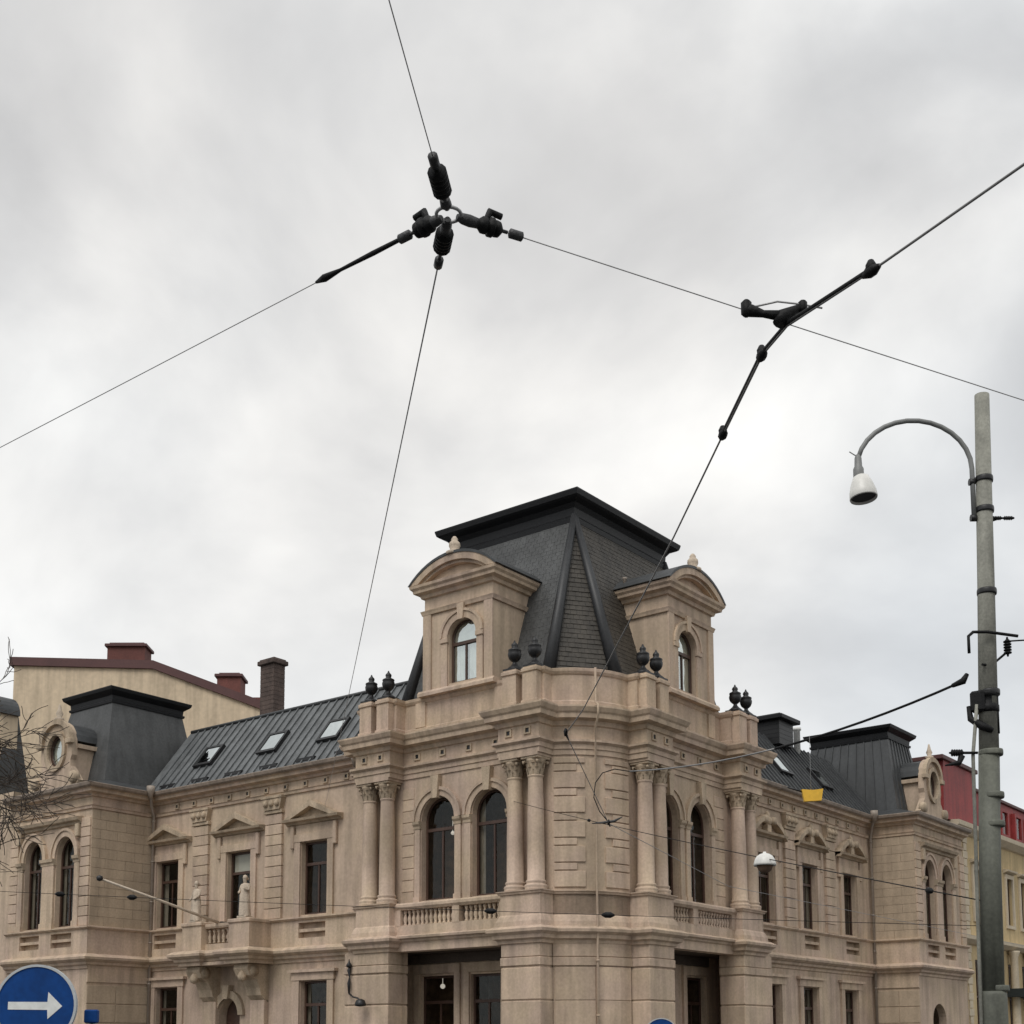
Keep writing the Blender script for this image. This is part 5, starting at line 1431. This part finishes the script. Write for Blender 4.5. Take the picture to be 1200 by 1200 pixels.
hl = thing('hanging_lamp', 'white domed street lamp hanging from a wire before the right wing', 'street lamp', (-14.5, -13.93, 5.14))
q = MB(); q.lathe([(0.025, 0.17), (0.035, 0.14), (0.09, 0.125), (0.15, 0.085), (0.19, 0.02), (0.21, -0.06), (0.212, -0.1), (0.195, -0.1), (0.17, 0.0), (0.08, 0.08)], seg=28); q.build('lamp_shade', 'enamel', hl)
q = MB(); q.lathe([(0.15, -0.06), (0.15, -0.12), (0.12, -0.19), (0.06, -0.23), (0.0, -0.235)], seg=20); q.build('lamp_body', 'room', hl)

ys = thing('hanging_plate', 'small yellow warning plate hanging from the heavy cable near the right wing gutter', 'sign', (-18.47, -16.77, 5.46))
q = MB(lambda a, b, c: rt * a + fh * b + Vector((0, 0, c)))
q.prism([(-0.11, -0.10), (0.15, -0.085), (0.18, 0.10), (0.03, 0.08), (-0.15, 0.09)], -0.035, 0.035); q.build('plate', 'yellow', ys)
q = MB(); q.tube([(0, 0, 0.08), (0.0, 0.0, 0.94)], 0.0025, 6); q.build('hanger', 'wire', ys)
q = MB(); q.tube([-rt * 0.36 + Vector((0, 0, 0.13)), -rt * 0.14 + Vector((0, 0, 0.06))], 0.014, 6); q.build('hook', 'black', ys)

# ------------------------------------------------------------------ traffic signs
def round_sign(label, loc, rad, zc, post=True):
    root = thing('traffic_sign', label, 'traffic sign', loc, 'blue keep right signs')
    f = lambda a, b, c: rt * a - fh * b + Vector((0, 0, c))
    ci = lambda r_, n=48: [(r_ * math.cos(2 * math.pi * k / n), zc + r_ * math.sin(2 * math.pi * k / n)) for k in range(n)]
    q = MB(f); q.ring(ci(rad), ci(rad * 0.94), -0.022, 0.012); q.build('rim', 'signgrey', root)
    q = MB(f); q.prism(ci(rad * 0.95), -0.015, 0.004); pl = q.build('disc', 'signblue', root)
    k = rad / 0.3
    q = MB(f)
    x0, xs, xt, t_, h_ = -0.2 * k, 0.095 * k, 0.195 * k, 0.028 * k, 0.098 * k
    q.prism([(x0, zc - t_), (xs - 0.008, zc - t_ - 0.004), (xs - 0.004, zc - h_), (xt, zc - 0.005), (xs - 0.004, zc + h_), (xs - 0.008, zc + t_ - 0.002), (x0, zc + t_)], 0.0035, 0.0075)
    q.build('arrow', 'signwhite', root)
    q = MB(); q.lathe([(0.03, 0), (0.03, zc + rad * 0.6)], fh * 0.055, 14); q.build('post', 'pole', root)
    q = MB(f); 
    for dz in (-0.12, 0.12): q.box(-0.06, 0.06, -0.09, -0.02, zc + dz - 0.02, zc + dz + 0.02)
    q.build('bracket', 'black', root)
    return root
S1 = round_sign('round blue sign with a white arrow pointing right, in front of the left wing', (-31.66, -16.79, 0.0), 0.3, 1.925)
S2 = round_sign('small distant blue sign, only its top showing before the tower corner', (-17.46, -13.39, 0.12), 0.3, 1.70)
S3 = round_sign('round blue sign half hidden behind the bigger arrow sign at the left edge', (-31.5, -15.62, 0.0), 0.3, 1.86)
bp_ = thing('sign_plate', 'small dark blue plate seen beside the round arrow sign', 'sign', (-31.3, -16.94, 0))
q = MB(lambda a, b, c: rt * a - fh * b + Vector((0, 0, c))); q.box(-0.04, 0.06, -0.03, 0.03, 1.80, 1.90, 0.01); q.box(-0.04, 0.06, -0.03, 0.03, 1.55, 1.765, 0.01); q.build('plate', 'signblue', bp_)
q = MB(lambda a, b, c: rt * a - fh * b + Vector((0, 0, c))); q.lathe([(0.025, 0), (0.025, 1.88)], fh * 0.06, 12); q.build('post', 'pole', bp_)

# ------------------------------------------------------------------ pole out of frame to the left that the wires run to, and a bare tree
sp = thing('wire_pole', 'plain grey wire pole standing just outside the left edge of the photo', 'pole', (-25.6, -1.9, 0))
q = MB(); q.tube([(0, 0, 0), (0, 0, 4.0), (0, 0, 8.2)], [0.17, 0.14, 0.11], 16); q.build('shaft', 'pole', sp)

tree = thing('bare_tree', 'leafless tree whose thin dark branches reach in at the left edge', 'tree', (-25.72, -4.25, 0.0))
rng = random.Random(11)
tb, tw_ = MB(), MB()
tb.tube([(0, 0, 0), (0.05, 0, 1.5), (-0.05, 0.05, 3.2), (0.05, 0.0, 4.6), (0.05, 0, 7.5)], [0.2, 0.17, 0.15, 0.12, 0.04], 12)
tb.build('trunk', 'bark', tree)
def grow(p, d, L, r_, lvl):
    pts, rs = [p], [r_]
    n = 6
    for k in range(n):
        d = (d + Vector((rng.uniform(-.2, .2), rng.uniform(-.2, .2), rng.uniform(-.22, .2)))).normalized()
        p = p + d * L / n
        pts.append(p); rs.append(max(0.006, r_ * (1 - 0.62 * (k + 1) / n)))
    tw_.tube(pts, rs, 5)
    if lvl:
        for k in range(2, n + 1):
            if rng.random() < 0.25: continue
            a = Vector((rng.uniform(-1, 1), rng.uniform(-1, 1), rng.uniform(-.6, .7)))
            grow(pts[k], (d * 0.75 + a * 0.75).normalized(), L * rng.uniform(0.5, 0.8), rs[k] * 0.72, lvl - 1)
for k in range(22):
    a = k * 2.4 + 0.5
    grow(Vector((0.02, 0, 4.7 + 0.125 * k)), Vector((math.cos(a), math.sin(a), 0.12)).normalized(), rng.uniform(1.0, 1.45), 0.032, 3 if k % 2 else 2)
tw_.build('branches', 'bark', tree)
